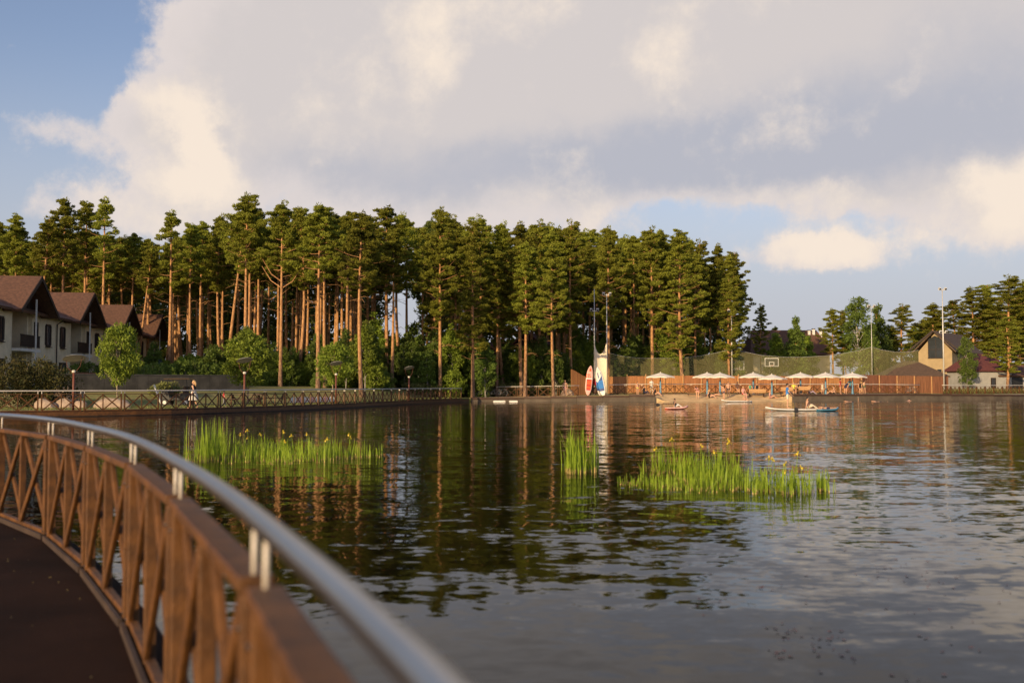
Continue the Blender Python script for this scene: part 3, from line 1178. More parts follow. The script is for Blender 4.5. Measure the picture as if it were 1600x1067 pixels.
def flower_mesh():
    b = MB()
    b.tube([(0, 0, -.45), (.01, 0, -.2), (0, 0, 0)], .006, 5, mi=1)
    for k in range(3):
        a = k * 2.094
        c, s = math.cos(a), math.sin(a)
        pts = [(0, 0, .0), (.03, 0, .02), (.065, 0, -.005), (.075, 0, -.04)]
        ws = [.008, .022, .03, .012]
        vs = []
        for (x, y, z), w_ in zip(pts, ws):
            for sg in (-1, 1):
                vs.append((x * c - sg * w_ * s, x * s + sg * w_ * c, z))
        b.add(vs, [(0, 1, 3, 2), (2, 3, 5, 4), (4, 5, 7, 6)])
        c, s = math.cos(a + 1.05), math.sin(a + 1.05)
        vs = []
        for (x, z), w_ in zip([(0, 0), (.015, .04), (.02, .075)], [.006, .014, .004]):
            for sg in (-1, 1):
                vs.append((x * c - sg * w_ * s, x * s + sg * w_ * c, z))
        b.add(vs, [(0, 1, 3, 2), (2, 3, 5, 4)])
    return b.mesh('iris_flower', ['petal', 'reed'])


IRIS = flower_mesh()


def blade_mesh(patches, seed):
    """patches: (x, y, sx, sy, n, hmin, hmax) relative to clump"""
    rng = np.random.default_rng(seed)
    V, Fc, mi = [], [], []
    for (x, y, sx, sy, n, h0, h1) in patches:
        if h1 < .9:
            h0, h1 = h0 * .7, h1 * .88
        for _ in range(int(n * .68)):
            px_, py_ = x + rng.normal() * sx, y + rng.normal() * sy
            h = rng.uniform(h0 * .55, h1 * 1.05) * (1 - .3 * abs(rng.normal() * .5))
            a = rng.uniform(0, 6.28)
            bend = abs(rng.normal()) * .16 * h + (.45 * h if rng.uniform() < .1 else 0)
            w_ = rng.uniform(.005, .011)
            sx_, sy_ = -math.sin(a) * w_, math.cos(a) * w_
            o = len(V)
            for t, wd in ((-.1, 1), (.12, 1), (.5, .9), (.82, .6), (1, .08)):
                bx, by = px_ + math.cos(a) * bend * max(0, t) ** 2, py_ + math.sin(a) * bend * max(0, t) ** 2
                z = h * t - (bend * .3 * t * t)
                V.append((bx - sx_ * wd, by - sy_ * wd, z))
                V.append((bx + sx_ * wd, by + sy_ * wd, z))
            for k in range(4):
                Fc.append((o + 2 * k, o + 2 * k + 1, o + 2 * k + 3, o + 2 * k + 2))
                mi.append(1 if k == 0 and rng.uniform() < .6 else 0)
    me = bpy.data.meshes.new('leaf_blades')
    me.from_pydata(V, [], Fc)
    me.materials.append(MATS['reed'])
    me.materials.append(MATS['reed_base'])
    me.polygons.foreach_set('material_index', mi)
    return me


def wat(px, py):
    """point of the water surface seen at a pixel"""
    Y = 1.0
    for _ in range(40):
        p = pt(px, py, Y)
        Y *= CZ / max(1e-3, CZ - p.z)
    return pt(px, py, Y)


def reed_clump(label, org, patches_px, flowers_px, seed):
    o0 = wat(*org)
    o = thing('iris_reed_clump', label, 'reeds', (o0.x, o0.y, 0))
    pp = []
    for (px, py, spx, sdep, n, h0, h1) in patches_px:
        q = wat(px, py)
        pp.append((q.x - o0.x, q.y - o0.y, spx / FPX * q.y, sdep, n, h0, h1))
    lb = link('leaf_blades', blade_mesh(pp, seed), o)
    lb['kind'] = 'stuff'
    for i, (px, py, base) in enumerate(flowers_px):
        if i % 3 == 2:
            continue
        q = wat(px, base)
        f = link('iris_flower', IRIS, o, Vector((q.x - o0.x, q.y - o0.y, zy(py, q.y))), random.uniform(0, 6))
        f.rotation_euler = (random.uniform(-.2, .2), random.uniform(-.2, .2), random.uniform(0, 6))
        f.scale = (.7,) * 3
    return o


reed_clump('wide clump of green reeds with yellow irises near the left handrail', (440, 715),
           [(330, 718, 13, .35, 330, .6, 1.08), (300, 722, 8, .25, 50, .3, .5), (385, 712, 20, .7, 190, .35, .68), (430, 713, 24, .7, 330, .35, .66), (470, 718, 24, .5, 300, .35, .68), (425, 722, 40, .3, 160, .15, .35),
            (510, 716, 12, .4, 110, .3, .65), (550, 714, 18, .35, 120, .3, .58), (585, 712, 7, .25, 28, .25, .45)],
           [(375, 679, 712), (386, 673, 712), (395, 671, 712), (387, 684, 714), (406, 679, 713), (427, 682, 713), (442, 675, 713), (444, 690, 716), (467, 676, 714), (455, 681, 714), (479, 679, 714), (486, 677, 715), (511, 686, 715), (509, 688, 714), (517, 682, 714), (545, 679, 712), (547, 684, 712), (285, 700, 720)], 81)
reed_clump('narrow upright reed tuft alone before the paddleboard reflections', (907, 738),
           [(895, 738, 9, .22, 210, .65, 1.12), (915, 737, 9, .2, 130, .6, 1.0), (930, 737, 3, .12, 40, .45, .75)], [], 82)
reed_clump('wide clump of reeds with yellow irises right of centre', (1150, 758),
           [(1032, 738, 9, .3, 130, .5, .72), (1062, 738, 16, .35, 200, .45, .68), (1010, 757, 20, .3, 170, .15, .28), (1095, 752, 20, .35, 260, .4, .72), (1125, 748, 16, .4, 200, .5, .78), (1085, 765, 30, .3, 160, .2, .42),
            (1150, 762, 22, .35, 260, .3, .52), (1195, 766, 16, .3, 170, .3, .52), (1222, 768, 14, .3, 170, .3, .6), (1252, 768, 10, .25, 110, .3, .55), (1285, 765, 7, .2, 90, .3, .48), (1002, 740, 1.5, .1, 8, .4, .5)],
           [(1050, 687, 740), (1025, 702, 742), (1098, 694, 748), (1096, 697, 748), (1116, 707, 750), (1119, 711, 750), (1138, 688, 746), (1140, 692, 746), (1062, 718, 752), (1202, 716, 764), (1207, 718, 764), (1224, 722, 766), (1228, 725, 766), (1247, 709, 764), (1248, 715, 764), (1252, 731, 766), (1227, 738, 767)], 83)

# reddish water plants floating just at the surface
rng = np.random.default_rng(9)
ch = []
for (px, py, sp, n) in [(1190, 918, 4, 9), (1100, 893, 30, 10), (1260, 915, 40, 14), (1400, 890, 30, 34), (1460, 905, 25, 24), (1230, 988, 22, 30), (1290, 1000, 20, 34), (1310, 1022, 30, 20), (1080, 942, 22, 12), (1480, 960, 35, 14), (1510, 1008, 20, 10), (1220, 1022, 18, 16), (1570, 925, 25, 14), (1440, 1055, 25, 8)]:
    for _ in range((n + 1) // 2):
        q = wat(px + rng.normal() * sp, py + rng.normal() * sp * .35)
        r = rng.uniform(.005, .015)
        a0 = rng.uniform(0, 6.28)
        ring = [np.array([q.x + r * math.cos(a0 + k * 1.047) * 1.4, q.y + r * math.sin(a0 + k * 1.047), .004 + rng.uniform(0, .006)]) for k in range(6)]
        c = np.array([q.x, q.y, .008])
        for k in range(6):
            ch += [np.array([c, ring[k], ring[(k + 1) % 6]])]
fl = link('floating_leaves', tri_mesh('floating_leaves', ch, 'red_leaf'))
fl['kind'] = 'stuff'
tag(fl, 'scattered small reddish water plant leaves floating on the near lake', 'water plants')

# distant wood closing the grove off behind: reads as one dark mass
rng = np.random.default_rng(31)
ch = []
for i in range(330):
    px = rng.uniform(-80, 1150)
    if 590 < px < 650:
        continue
    Y = rng.uniform(182, 205)
    X = gx(px, Y)
    top = zy(interp(px, SKYL) + rng.uniform(55, 120), Y)
    z0 = gz(X, Y)
    for k in range(9):
        z = z0 + (top - z0) * rng.uniform(.02, 1) ** .9
        ch.append(tuft_tris(rng, (X + rng.normal() * 1.3, Y + rng.normal() * 1.3, z), rng.uniform(1.3, 2.4), 55, .75))
dw = link('distant_wood', tri_mesh('distant_wood', ch, 'needles_shaded'))
dw['kind'] = 'stuff'
tag(dw, 'dark mass of distant wood closing the view behind the pine trunks', 'woods')

# ================================================================== BUILDINGS


def slab(m, quad, th, mi=0):
    q = [Vector(p) for p in quad]
    n = (q[1] - q[0]).cross(q[3] - q[0]).normalized()
    if n.z < 0:
        n = -n
    m.add(q + [p - n * th for p in q], [(0, 1, 2, 3), (7, 6, 5, 4), (0, 4, 5, 1), (1, 5, 6, 2), (2, 6, 7, 3), (3, 7, 4, 0)], mi)
    return m


def window(par, c, wd, ht, axis='x', name='window', frame='dark_wood', proud=.04, shutters=True):
    """window on a wall facing +x (axis x) or -y (axis y)"""
    x, y, z = c
    f, g, sl = MB(), MB(), MB()

    def bx(m, u, v, su, sv, d, o):
        if axis == 'x':
            m.box((x + o, y + u, z + v), (d, su, sv))
        else:
            m.box((x + u, y - o, z + v), (su, d, sv))
    fw_ = .14
    bx(f, -wd / 2, 0, fw_, ht + fw_, .10, proud)
    bx(f, wd / 2, 0, fw_, ht + fw_, .10, proud)
    bx(f, 0, ht / 2, wd - fw_, fw_, .10, proud)
    bx(f, 0, -ht / 2, wd - fw_, fw_, .10, proud)
    bx(f, 0, 0, .05, ht - fw_, .06, proud)
    fo = f.build(name, frame, par)
    bx(g, 0, 0, wd - .02, ht - .02, .03, .012)
    g.build('pane', 'glass', fo)
    bx(sl, 0, -ht / 2 - .12, wd + .3, .06, .2, proud + .05)
    sl.build('sill', frame, fo)
    if shutters:
        sh = MB()
        for sg in (-1, 1):
            bx(sh, sg * (wd / 2 + .18), 0, .2, ht - .1, .05, proud)
        sh.build('shutter', frame, fo)
    return fo


A1 = Vector((-38.9, 79.0, 1.45))
A4 = Vector((-44.3, 122.2, 1.45))
udir = (A4 - A1).normalized()
hrz = math.atan2(udir.y, udir.x) - R(90)
HL = ['cream row house nearest the left edge, first of four brown gables', 'cream row house with the second brown gable from the left',
      'cream row house behind the young maple, third brown gable', 'last cream row house, smallest gable beside the pine grove']
for i in range(4):
    p = A1 + udir * (14.4 * i)
    h = thing('row_house', HL[i], 'house', p, hrz, 'row houses on the left shore')
    y0, y1 = -10.45, 3.9
    wm_ = MB()
    wm_.box((-.15, (y0 - 2.2) / 2, 3.0), (.3, -2.2 - y0, 6.6))
    wm_.box((-.15, (2.2 + y1) / 2, 3.0), (.3, y1 - 2.2, 6.6))
    wm_.box((-1.85, 0, 3.0), (.3, 4.4, 6.6))
    wm_.box((-.97, -2.05, 3.0), (1.34, .296, 6.59))
    wm_.box((-.97, 2.05, 3.0), (1.34, .296, 6.59))
    if i == 3:
        wm_.box((-5.5, y1 - .15, 3.0), (10.4, .3, 6.58))
    wm_.box((-10.8, (y0 + y1) / 2, 3.0), (.3, y1 - y0, 6.6))
    wm_.build('wall', 'plaster', h)
    rf = MB()
    slab(rf, [(-5.4, y0, 8.75), (-5.4, y1, 8.75), (.75, y1, 6.15), (.75, y0, 6.15)], .2)
    slab(rf, [(-5.4, y0, 8.75), (-5.4, y1, 8.75), (-11.6, y1, 6.15), (-11.6, y0, 6.15)], .2)
    slab(rf, [(-7.0, 0, 9.0), (1.4, 0, 9.0), (1.4, -4.3, 6.05), (-4.0, -4.3, 6.05)], .2)
    slab(rf, [(-7.0, 0, 9.003), (1.4, 0, 9.003), (1.4, 4.3, 6.05), (-4.0, 4.3, 6.05)], .2)
    ro = rf.build('roof', 'roof_tile', h)
    vb = MB()
    vb.bar((1.43, .05, 8.86), (1.43, -4.35, 5.88), .07, .3)
    vb.bar((1.43, -.05, 8.86), (1.43, 4.35, 5.88), .07, .3)
    vb.build('barge_board', 'dark_wood', ro)
    gt = MB()
    gt.prism([(-3.6, 6.3), (3.6, 6.3), (0, 8.65)], -.35, -.2, 0)
    for k in range(-4, 5):
        hh_ = 8.5 - abs(k) * .8 * .66 - .15
        if hh_ > 6.5:
            gt.box((-.17, k * .8, (6.3 + hh_) / 2), (.05, .08, hh_ - 6.3))
    gt.build('gable_boarding', 'dark_wood', h)
    MB().box((1.15, -.35, 3.5), (.10, .10, 7.2)).build('column', 'c_white', h)
    MB().box((-.5, 0, 3.08), (2.4, 4.38, .22)).build('balcony_slab', 'white_paint', h)
    br = MB()
    br.box((.62, 0, 4.25), (.08, 4.3, .08))
    br.box((.62, 0, 3.35), (.06, 4.3, .07))
    for k in range(22):
        br.box((.62, -2.08 + k * .198, 3.8), (.03, .15, .86))
    br.build('balcony_railing', 'dark_wood', h)
    for z, hh_ in ((3.2, 2.15), (.0, 2.1)):
        d = MB().box((-1.66, .6, z + hh_ / 2), (.1, 1.0, hh_))
        do = d.build('door', 'dark_wood', h)
        MB().box((-1.6, .6, z + hh_ / 2 + .2), (.03, .7, hh_ - .7)).build('pane', 'glass', do)
    MB().box((-1.62, -.9, 1.2), (.06, 1.3, 2.0)).build('patio_glazing', 'glass', h)
    window(h, (0, -8.4, 4.55), .95, 1.75)
    window(h, (0, -4.6, 4.55), .95, 1.75)
    window(h, (0, 3.0, 4.55), .7, 1.75, shutters=False)
    window(h, (0, -8.2, 1.25), 1.5, 2.0, shutters=False)
    window(h, (0, -4.5, 1.25), 1.6, 2.0, shutters=False)
    MB().tube([(.7, -6.4, 6.0), (.12, -6.4, 5.6), (.12, -6.4, .1)], .05, 6).build('downpipe', 'dark_wood', h)


def simple_house(name, label, loc, rz, L, W, hw, hr, wallm, roofm, over=.6, ridge_inset=0., cat='house'):
    """gable house: ridge along local x (length L), width W"""
    h = thing(name, label, cat, loc, rz)
    wl = MB()
    wl.box((0, 0, hw / 2 - .3), (L, W, hw + .6))
    if ridge_inset == 0:
        sl_ = (hr - hw) / (W / 2 + over)
        wl.prism([(-W / 2, hw), (W / 2, hw), (0, hr - .35)], -L / 2 + .004, L / 2 - .004, 0)
    wl.build('wall', wallm, h)
    r = MB()
    a, b = L / 2 + over, W / 2 + over
    ri = ridge_inset
    for s in (-1, 1):
        slab(r, [(-a + ri, 0, hr + .002 * s), (a - ri, 0, hr + .002 * s), (a, s * b, hw - .1), (-a, s * b, hw - .1)], .16)
    if ri:
        for s in (-1, 1):
            slab(r, [(s * (a - ri), .01, hr - .01), (s * (a - ri), -.01, hr - .01), (s * a, -b, hw - .11), (s * a, b, hw - .11)], .16)
    return h, r.build('roof', roofm, h)


# cream gabled house on the right shore
Yh = 152
hx, hzv = gx(1462, Yh), gz(gx(1462, Yh), Yh)
rz_h = math.atan2(.78, .62)
ridge = zy(517, Yh) - hzv
eave = zy(549, Yh) - hzv
cen = Vector((hx, Yh, 0)) + Vector((math.cos(rz_h), math.sin(rz_h), 0)) * 7.5
h, ro = simple_house('gabled_house', 'cream house with brown roof and big glazed gable on right shore', (cen.x, cen.y, hzv), rz_h, 15, 4.9, eave, ridge, 'plaster_sand', 'roof_brown', .8)
lx = -7.5
gw = MB()
gw.prism([(-1.1, eave - 1.0), (.9, eave - 1.0), (.9, ridge - 1.2), (0, ridge - .75), (-1.1, ridge - 1.25)], lx - .1, lx - .02, 0)
go = gw.build('gable_window', 'glass', h)
m = MB()
for y in (-1.15, -.15, .95):
    m.box((lx - .1, y, (eave - 1.0 + ridge - 1.3) / 2), (.08, .09, ridge - 1.3 - eave + 1.0))
m.box((lx - .1, -.1, eave - 1.03), (.08, 2.3, .1))
m.box((lx - .1, -.1, eave + .3), (.06, 2.1, .08))
m.build('window_frame', 'dark_wood', go)
for y in (-2.1, -.6, 1.3):
    q = MB().box((lx - .03, y, 2.3), (.08, .62, 1.35))
    wo_ = q.build('window', 'glass', h)
    MB().box((lx - .05, y, 1.58), (.16, .8, .08)).build('sill', 'white_paint', wo_)
for s in (-1, 1):
    MB().bar((lx - .92, s * .02, ridge - .02), (lx - .92, s * 4.02, eave - .2), .08, .28).build('barge_board', 'dark_wood', ro)
m = MB().box((2, -3.14, 1.6), (9, .1, 2.6))
m.build('side_glazing', 'glass', h)
# red roofed white annex with dark garage
Yh = 143
h, ro = simple_house('annex_building', 'low white building with dark red roof behind the right shore grass', (gx(1545, Yh), Yh + 3, gz(gx(1545, Yh), Yh)), R(6), 6.4, 6.0, zy(578, Yh) - gz(gx(1545, Yh), Yh), zy(552, Yh) - gz(gx(1545, Yh), Yh), 'plaster_white_shaded', 'roof_red', .5, 2.2, 'building')
m = MB().box((.3, -3.03, 1.15), (.65, .08, 1.5))
window(h, (.35, -3.0, 1.3), .6, 1.3, 'y', shutters=False)
h2, ro = simple_house('garage', 'open dark garage with pale gable at the right picture edge', (gx(1592, Yh), Yh + 3.4, gz(gx(1592, Yh), Yh)), R(4), 5.2, 5.5, 2.5, 4.3, 'plaster_white_shaded', 'roof_tile', .5, 0, 'building')
MB().box((-.9, -2.78, 1.15), (3.2, .12, 2.3)).build('garage_dark_panel', 'black', h2)  # black sheet paints the shaded interior; no opening is cut
# wide hipped pavilion roof behind the board fence
Yh = 134
px_ = 1437
h, ro = simple_house('pavilion', 'brown hipped pavilion roof rising just behind the right board fence', (gx(px_, Yh), Yh + 3.2, gz(gx(px_, Yh), Yh)), R(-4), 7.0, 5.4, 2.3, zy(563, Yh) - gz(gx(px_, Yh), Yh), 'bench_dark', 'roof_brown', .7, 3.3, 'pavilion')
# long brown roof with chimneys behind the court
Yh = 172
zb = gz(gx(1235, Yh), Yh)
h, ro = simple_house('long_roofed_house', 'long house with brown roof and white chimneys behind the court netting', (gx(1236, Yh), Yh + 4, zb), R(0), 13.2, 9, zy(553, Yh) - zb, zy(516, Yh + 4) - zb, 'plaster', 'roof_tile', .7, 1.6)
for px in (1170, 1271, 1282, 1264):
    q = pt(px, 519, Yh + 3.2) - Vector((gx(1236, Yh), Yh + 4, zb))
    hh_ = 1.1 if px != 1264 else .6
    c = MB().box((q.x, q.y, q.z - .3), (.42, .42, hh_ + .5)).build('chimney', 'white_paint', ro)
    MB().box((q.x, q.y, q.z + hh_ / 2 + .02), (.56, .56, .12)).build('chimney_cap', 'dark_wood', ro)
# red roofed cottages glimpsed between the trunks
for px, top, Yh, lb in ((833, 519, 150, 'dark red gable glimpsed between trunks right of the far maple'), (769, 534, 148, 'dark red cottage glimpsed in the grove left of the far maple')):
    X = gx(px, Yh)
    z0 = gz(X, Yh)
    rg = zy(top, Yh) - z0
    h, ro = simple_house('cottage', lb, (X, Yh + 2, z0), R(70), 5, 4.0, rg - 1.7, rg, 'dark_wood', 'roof_red', .5)
    window(h, (0, -2.0, 1.6), .9, 1.2, 'y', shutters=False)

# ================================================================== FENCES, WALLS, MASTS


def board_panel(L, h, seed, top=lambda t: 0.0, bw=.145):
    r = random.Random(seed)
    b = MB()
    n = round(L / bw)
    for k in range(n):
        x = (k + .5) * L / n
        dz = r.uniform(-.02, .02) + top(x / L)
        b.box((x, r.uniform(-.012, .012), (h + dz) / 2), (L / n - .012, .025, h + dz))
    for z in (.35, h - .4):
        b.box((L / 2, .05, z), (L, .06, .09))
    return b


PM = [board_panel(2.5, 2.15, s).mesh('board_panel', 'fence_wood') for s in (1, 2, 3)]
PMB = [board_panel(2.5, 2.15, s).mesh('board_panel', 'fence_brown') for s in (4, 5, 6)]
POST = MB().box((0, -.06, 1.15), (.1, .1, 2.4)).mesh('post', 'bench_wood')
GY = lambda px: interp(px, [(940, 121), (1200, 124), (1340, 129), (1482, 133)])


def board_fence(px0, px1, label, ms, h=2.15):
    a = Vector((gx(px0, GY(px0)), GY(px0), 0))
    b = Vector((gx(px1, GY(px1)), GY(px1), 0))
    n = max(1, round((b - a).length / 2.5))
    o = thing('board_fence', label, 'fence', (a.x, a.y, gz(a.x, a.y) - .1))
    for i in range(n):
        p, q = a.lerp(b, i / n), a.lerp(b, (i + 1) / n)
        zz = gz(p.x, p.y) - gz(a.x, a.y)
        ang = math.atan2(q.y - p.y, q.x - p.x)
        e = link('board_panel', ms[i % 3], o, (p.x - a.x, p.y - a.y, zz), ang)
        e.scale = ((q - p).length / 2.5, 1, h / 2.15)
        link('post', POST, o, (p.x - a.x, p.y - a.y - .02, zz))
    return o


board_fence(950, 1210, 'orange board fence behind the left beach parasols', PM)
board_fence(1211, 1345, 'orange board fence behind the right beach parasols', PM)
board_fence(1346, 1482, 'darker brown board fence right of the parasols below the pavilion roof', PMB, 2.35)
# curved board fence sweeping up beside the twin pine
cf = thing('curved_board_fence', 'tall orange board fence sweeping up left of the paddleboards', 'fence', (gx(893, 117), 117, gz(gx(893, 117), 117)))
xa, xb = gx(893, 117), gx(924, 119)
for k in range(16):
    t0 = k / 16
    X, Y = lerp(xa, xb, t0), lerp(117, 119, t0)
    hh_ = lerp(3.1, 2.1, sst(0, 1, t0) ** .7)
    link('board', MB().box((0, 0, hh_ / 2), (.15, .03, hh_)).mesh('board', 'fence_wood'), cf, (X - xa, Y - 117, -.05), math.atan2(2, xb - xa))

# beige sail between two floodlight masts
Yt = 117
zt = gz(gx(938, Yt), Yt)
xl, xr = gx(929, Yt), gx(948.5, Yt)
tw = thing('sail_tower', 'beige fabric sail with scooped top stretched between two masts behind paddleboards', 'sail', ((xl + xr) / 2, Yt, zt))
n = 16
vs = []
for j in range(n + 1):
    t = j / n
    x = lerp(xl, xr, t) - (xl + xr) / 2
    yb = .35 * math.sin(math.pi * t)
    topz = lerp(zy(537, Yt), zy(533, Yt), t) - zt - (zy(535, Yt) - zy(553, Yt)) * (1 - abs(2 * t - 1) ** 2.2)
    fl_ = 1 + .12 * (1 - t)
    for k, z in enumerate((0.0, .5, .8, 1)):
        vs.append((x * (fl_ if k == 0 else 1), yb * (1 - .4 * z), .25 + (topz - .25) * z))
fs = [(j * 4 + k, (j + 1) * 4 + k, (j + 1) * 4 + k + 1, j * 4 + k + 1) for j in range(n) for k in range(3)]
so = MB().add(vs, fs).build('sail', 'sail', tw, True)
so.modifiers.new('thickness', 'SOLIDIFY').thickness = .03


def mast(name, label, px, Y, top, lamps, r=.075, cross=False):
    X = gx(px, Y)
    z0 = gz(X, Y) - .05
    H_ = zy(top, Y) - z0
    o = thing(name, label, 'mast', (X, Y, z0))
    MB().tube([(0, 0, 0), (0, 0, H_ * .5), (0, 0, H_)], [r, r * .85, r * .6], 8).build('pole', 'steel_pole', o, True)
    MB().box((0, 0, .06), (.4, .4, .12)).build('base', 'concrete', o)
    for py in lamps:
        z = zy(py, Y) - z0
        MB().box((0, 0, z), (.9, .08, .08)).build('crossarm', 'steel_pole', o)
        for s in (-1, 1):
            l = MB().box((s * .38, -.12, z + .12), (.3, .24, .3), Matrix.Rotation(R(25), 3, 'X')).build('floodlight', 'white_paint', o)
            MB().box((s * .38, -.26, z + .07), (.24, .02, .22), Matrix.Rotation(R(25), 3, 'X')).build('lens', 'glass', l)
    return o


mast('floodlight_mast', 'left thin mast of the sail tower with antenna tip', 929, 117.1, 452, [486])
mast('floodlight_mast', 'right mast of the sail tower with twin floodlights on top', 948.5, 117.1, 459, [461])
mast('floodlight_mast', 'floodlight mast rising behind the first basketball hoop', 1144, 128, 485, [487])
mast('net_mast', 'thin far mast rising from the netting beside the tall birch', 1363, 134, 478, [480], .05)
mast('floodlight_mast', 'tallest mast on the right before the cream house', 1475, 132, 451, [453, 520], .1)

# sagging ball nets round the court
NY = lambda px: interp(px, [(948, 123), (1144, 128.5), (1363, 134.5), (1440, 137)])


def net(px0, px1, tops, label):
    xs = [px0 + (px1 - px0) * i / 24 for i in range(25)]
    vs = []
    for px in xs:
        Y = NY(px)
        X = gx(px, Y)
        vs += [(X, Y, gz(X, Y) + .3), (X, Y + .05 * math.sin(px * .7), (gz(X, Y) + zy(interp(px, tops), Y)) / 2), (X, Y, zy(interp(px, tops), Y))]
    o = Vector(vs[0])
    t = thing('ball_net', label, 'net', o)
    m = MB().add([Vector(v) - o for v in vs], [(3 * i + k, 3 * i + 3 + k, 3 * i + 4 + k, 3 * i + 1 + k) for i in range(24) for k in (0, 1)])
    m.build('netting', 'netting', t, True)
    MB().tube([Vector(vs[3 * i + 2]) - o for i in range(25)], .02, 5).build('top_cord', 'steel_pole', t)


net(949, 1144, [(949, 551), (975, 557), (1000, 559.5), (1040, 560), (1070, 559), (1100, 555), (1125, 550), (1144, 545)], 'green-brown ball netting sagging behind the left parasols')
net(1144.5, 1363, [(1144, 545), (1165, 550), (1190, 555), (1225, 558), (1255, 558), (1290, 556), (1320, 552), (1345, 547), (1363, 542)], 'green-brown ball netting between the middle mast and the thin far mast')
net(1363.5, 1436, [(1363, 542), (1380, 547), (1400, 550), (1420, 550), (1436, 547)], 'green-brown ball netting right of the thin far mast')
# earth bank inside the court
bk = MB()
vs, n = [], 40
for i in range(n + 1):
    px = 950 + (1430 - 950) * i / n
    for dY, hh_ in ((4, 0), (9, 1.2 + .3 * math.sin(i)), (14, 1.9 + .3 * math.sin(i * .7)), (24, 1.2)):
        Y = NY(px) + dY
        X = gx(px, Y)
        vs.append((X, Y, gz(X, Y) - .1 + hh_ * (.35 + .65 * sst(0, 5, i) * (1 - sst(n - 6, n, i)))))
struct(bk.add(vs, [(4 * i + k, 4 * i + 4 + k, 4 * i + 5 + k, 4 * i + 1 + k) for i in range(n) for k in range(3)]).build('earth_bank', 'lawn', smooth=True))


def hoop(label, px, Y, py):
    X = gx(px, Y)
    z0 = gz(X, Y)
    zc = zy(py, Y) - z0
    o = thing('basketball_hoop', label, 'basketball hoop', (X, Y, z0))
    MB().tube([(0, 1.2, 0), (0, 1.2, zc - .5), (0, .15, zc - .1)], .09, 8).build('post', 'black', o)
    b = MB().box((0, 0, zc), (1.75, .03, 1.0)).build('backboard', 'glass', o)
    f = MB()
    for s in (-1, 1):
        f.box((s * .88, -.03, zc), (.09, .07, 1.12))
        f.box((0, -.03, zc + s * .53), (1.67, .07, .09))
    f.build('frame', 'white_paint', b)
    f = MB()
    for s in (-1, 1):
        f.box((s * .3, -.035, zc - .2), (.12, .03, .55))
        f.box((0, -.035, zc - .2 + s * .22), (.48, .03, .12))
    f.build('target_square', 'white_paint', b)
    MB().tube([(.23 * math.cos(k * .5236), -.3 + .23 * math.sin(k * .5236), zc - .42) for k in range(13)], .015, 5).build('rim', 'board_red', o)


hoop('basketball hoop behind the second and third parasols', 1152, 130, 571)
hoop('basketball hoop above the middle parasols', 1206, 132, 566)

# ================================================================== PROMENADE FURNITURE
# grey retaining wall, stone wall and wooden terrace fence by the houses
Yw = 73.5
ra, rb_ = gx(88, Yw - 1), gx(385, Yw + 10)
rw = thing('retaining_wall', 'long low grey wall behind the left lawn', 'wall', (ra, Yw - 1, gz(ra, Yw - 1) - .1))
L = math.hypot(rb_ - ra, 11)
ang = math.atan2(11, rb_ - ra)
nblk = 18
for k in range(nblk):
    MBk = MB().box(((k + .5) * L / nblk, 0, .72), (L / nblk - .015, .35, 1.45))
    link('wall_block', MBk.mesh('wall_block', 'stone'), rw, None, ang)
m = MB().box((L / 2, 0, 1.48), (L, .42, .07))
link('coping', m.mesh('coping', 'concrete_dark'), rw, None, ang)
sw = thing('stone_wall', 'rough stone wall end beside the big dark bushes', 'wall', (gx(86, 68), 68, gz(gx(86, 68), 68)))
rs = random.Random(3)
for k in range(26):
    r_ = rs.uniform(.13, .2)
    link('stone', MB().ell((0, 0, 0), (r_ * 1.25, r_, r_ * .85), 7, 5).mesh('stone', 'boulder'), sw, (.12 + (k % 7) * .27 + rs.uniform(-.04, .04), rs.uniform(-.06, .06), .14 + (k // 7) * .27), rs.uniform(0, 3))
tf = thing('terrace_fence', 'brown wooden fence on the terrace below the row houses', 'fence', (gx(118, 77), 77, 1.75))
xb2 = gx(232, 84)
for k in range(36):
    t = k / 35
    link('slat', MB().box((0, 0, .5), (.2, .04, 1.0 + .04 * (k % 2))).mesh('slat', 'fence_brown'), tf, (t * (xb2 - gx(118, 77)), t * 7, 0), math.atan2(7, xb2 - gx(118, 77)))
for z in (.25, .8):
    tf_r = MB().bar((0, .04, z), (xb2 - gx(118, 77), 7.04, z), .04, .09)
    tf_r.build('rail', 'bench_dark', tf)


def boulder(label, px, Y, top, wd, seed):
    rng = np.random.default_rng(seed)
    X = gx(px, Y)
    z0 = gz(X, Y)
    h_ = zy(top, Y) - z0
    bm = bmesh.new()
    bmesh.ops.create_icosphere(bm, subdivisions=3, radius=1)
    dirs = rng.normal(size=(9, 3))
    dirs /= np.linalg.norm(dirs, axis=1)[:, None]
    cut = rng.uniform(.62, .92, 9)
    for v in bm.verts:
        p = np.array(v.co)
        for d, c in zip(dirs, cut):
            q = p.dot(d)
            if q > c:
                p = p - d * (q - c) * .85
        p *= 1 + .03 * math.sin(p[0] * 9 + p[1] * 7)
        v.co = (p[0] * wd / 2, p[1] * wd * .35, max(-.1, p[2]) * h_)
    me = bpy.data.meshes.new('boulder')
    bm.to_mesh(me)
    bm.free()
    me.materials.append(MATS['boulder'])
    tag(link('boulder', me, None, (X, Y, z0)), label, 'boulder', 'boulders on the left lawn')


boulder('pale boulder on the lawn below the big dark bushes', 71, 62, 621, 1.5, 1)
boulder('rounded boulder just left of the red-brown lamp post', 101, 62.5, 621, 1.3, 2)
boulder('low boulder just right of the red-brown lamp post', 126, 62, 625, 1.0, 3)
boulder('widest boulder left of the young maple trunk', 176, 62.5, 619, 2.3, 4)
boulder('pinkish boulder on the far promenade left of the curved fence', 886, 114.5, 607, 1.6, 5)


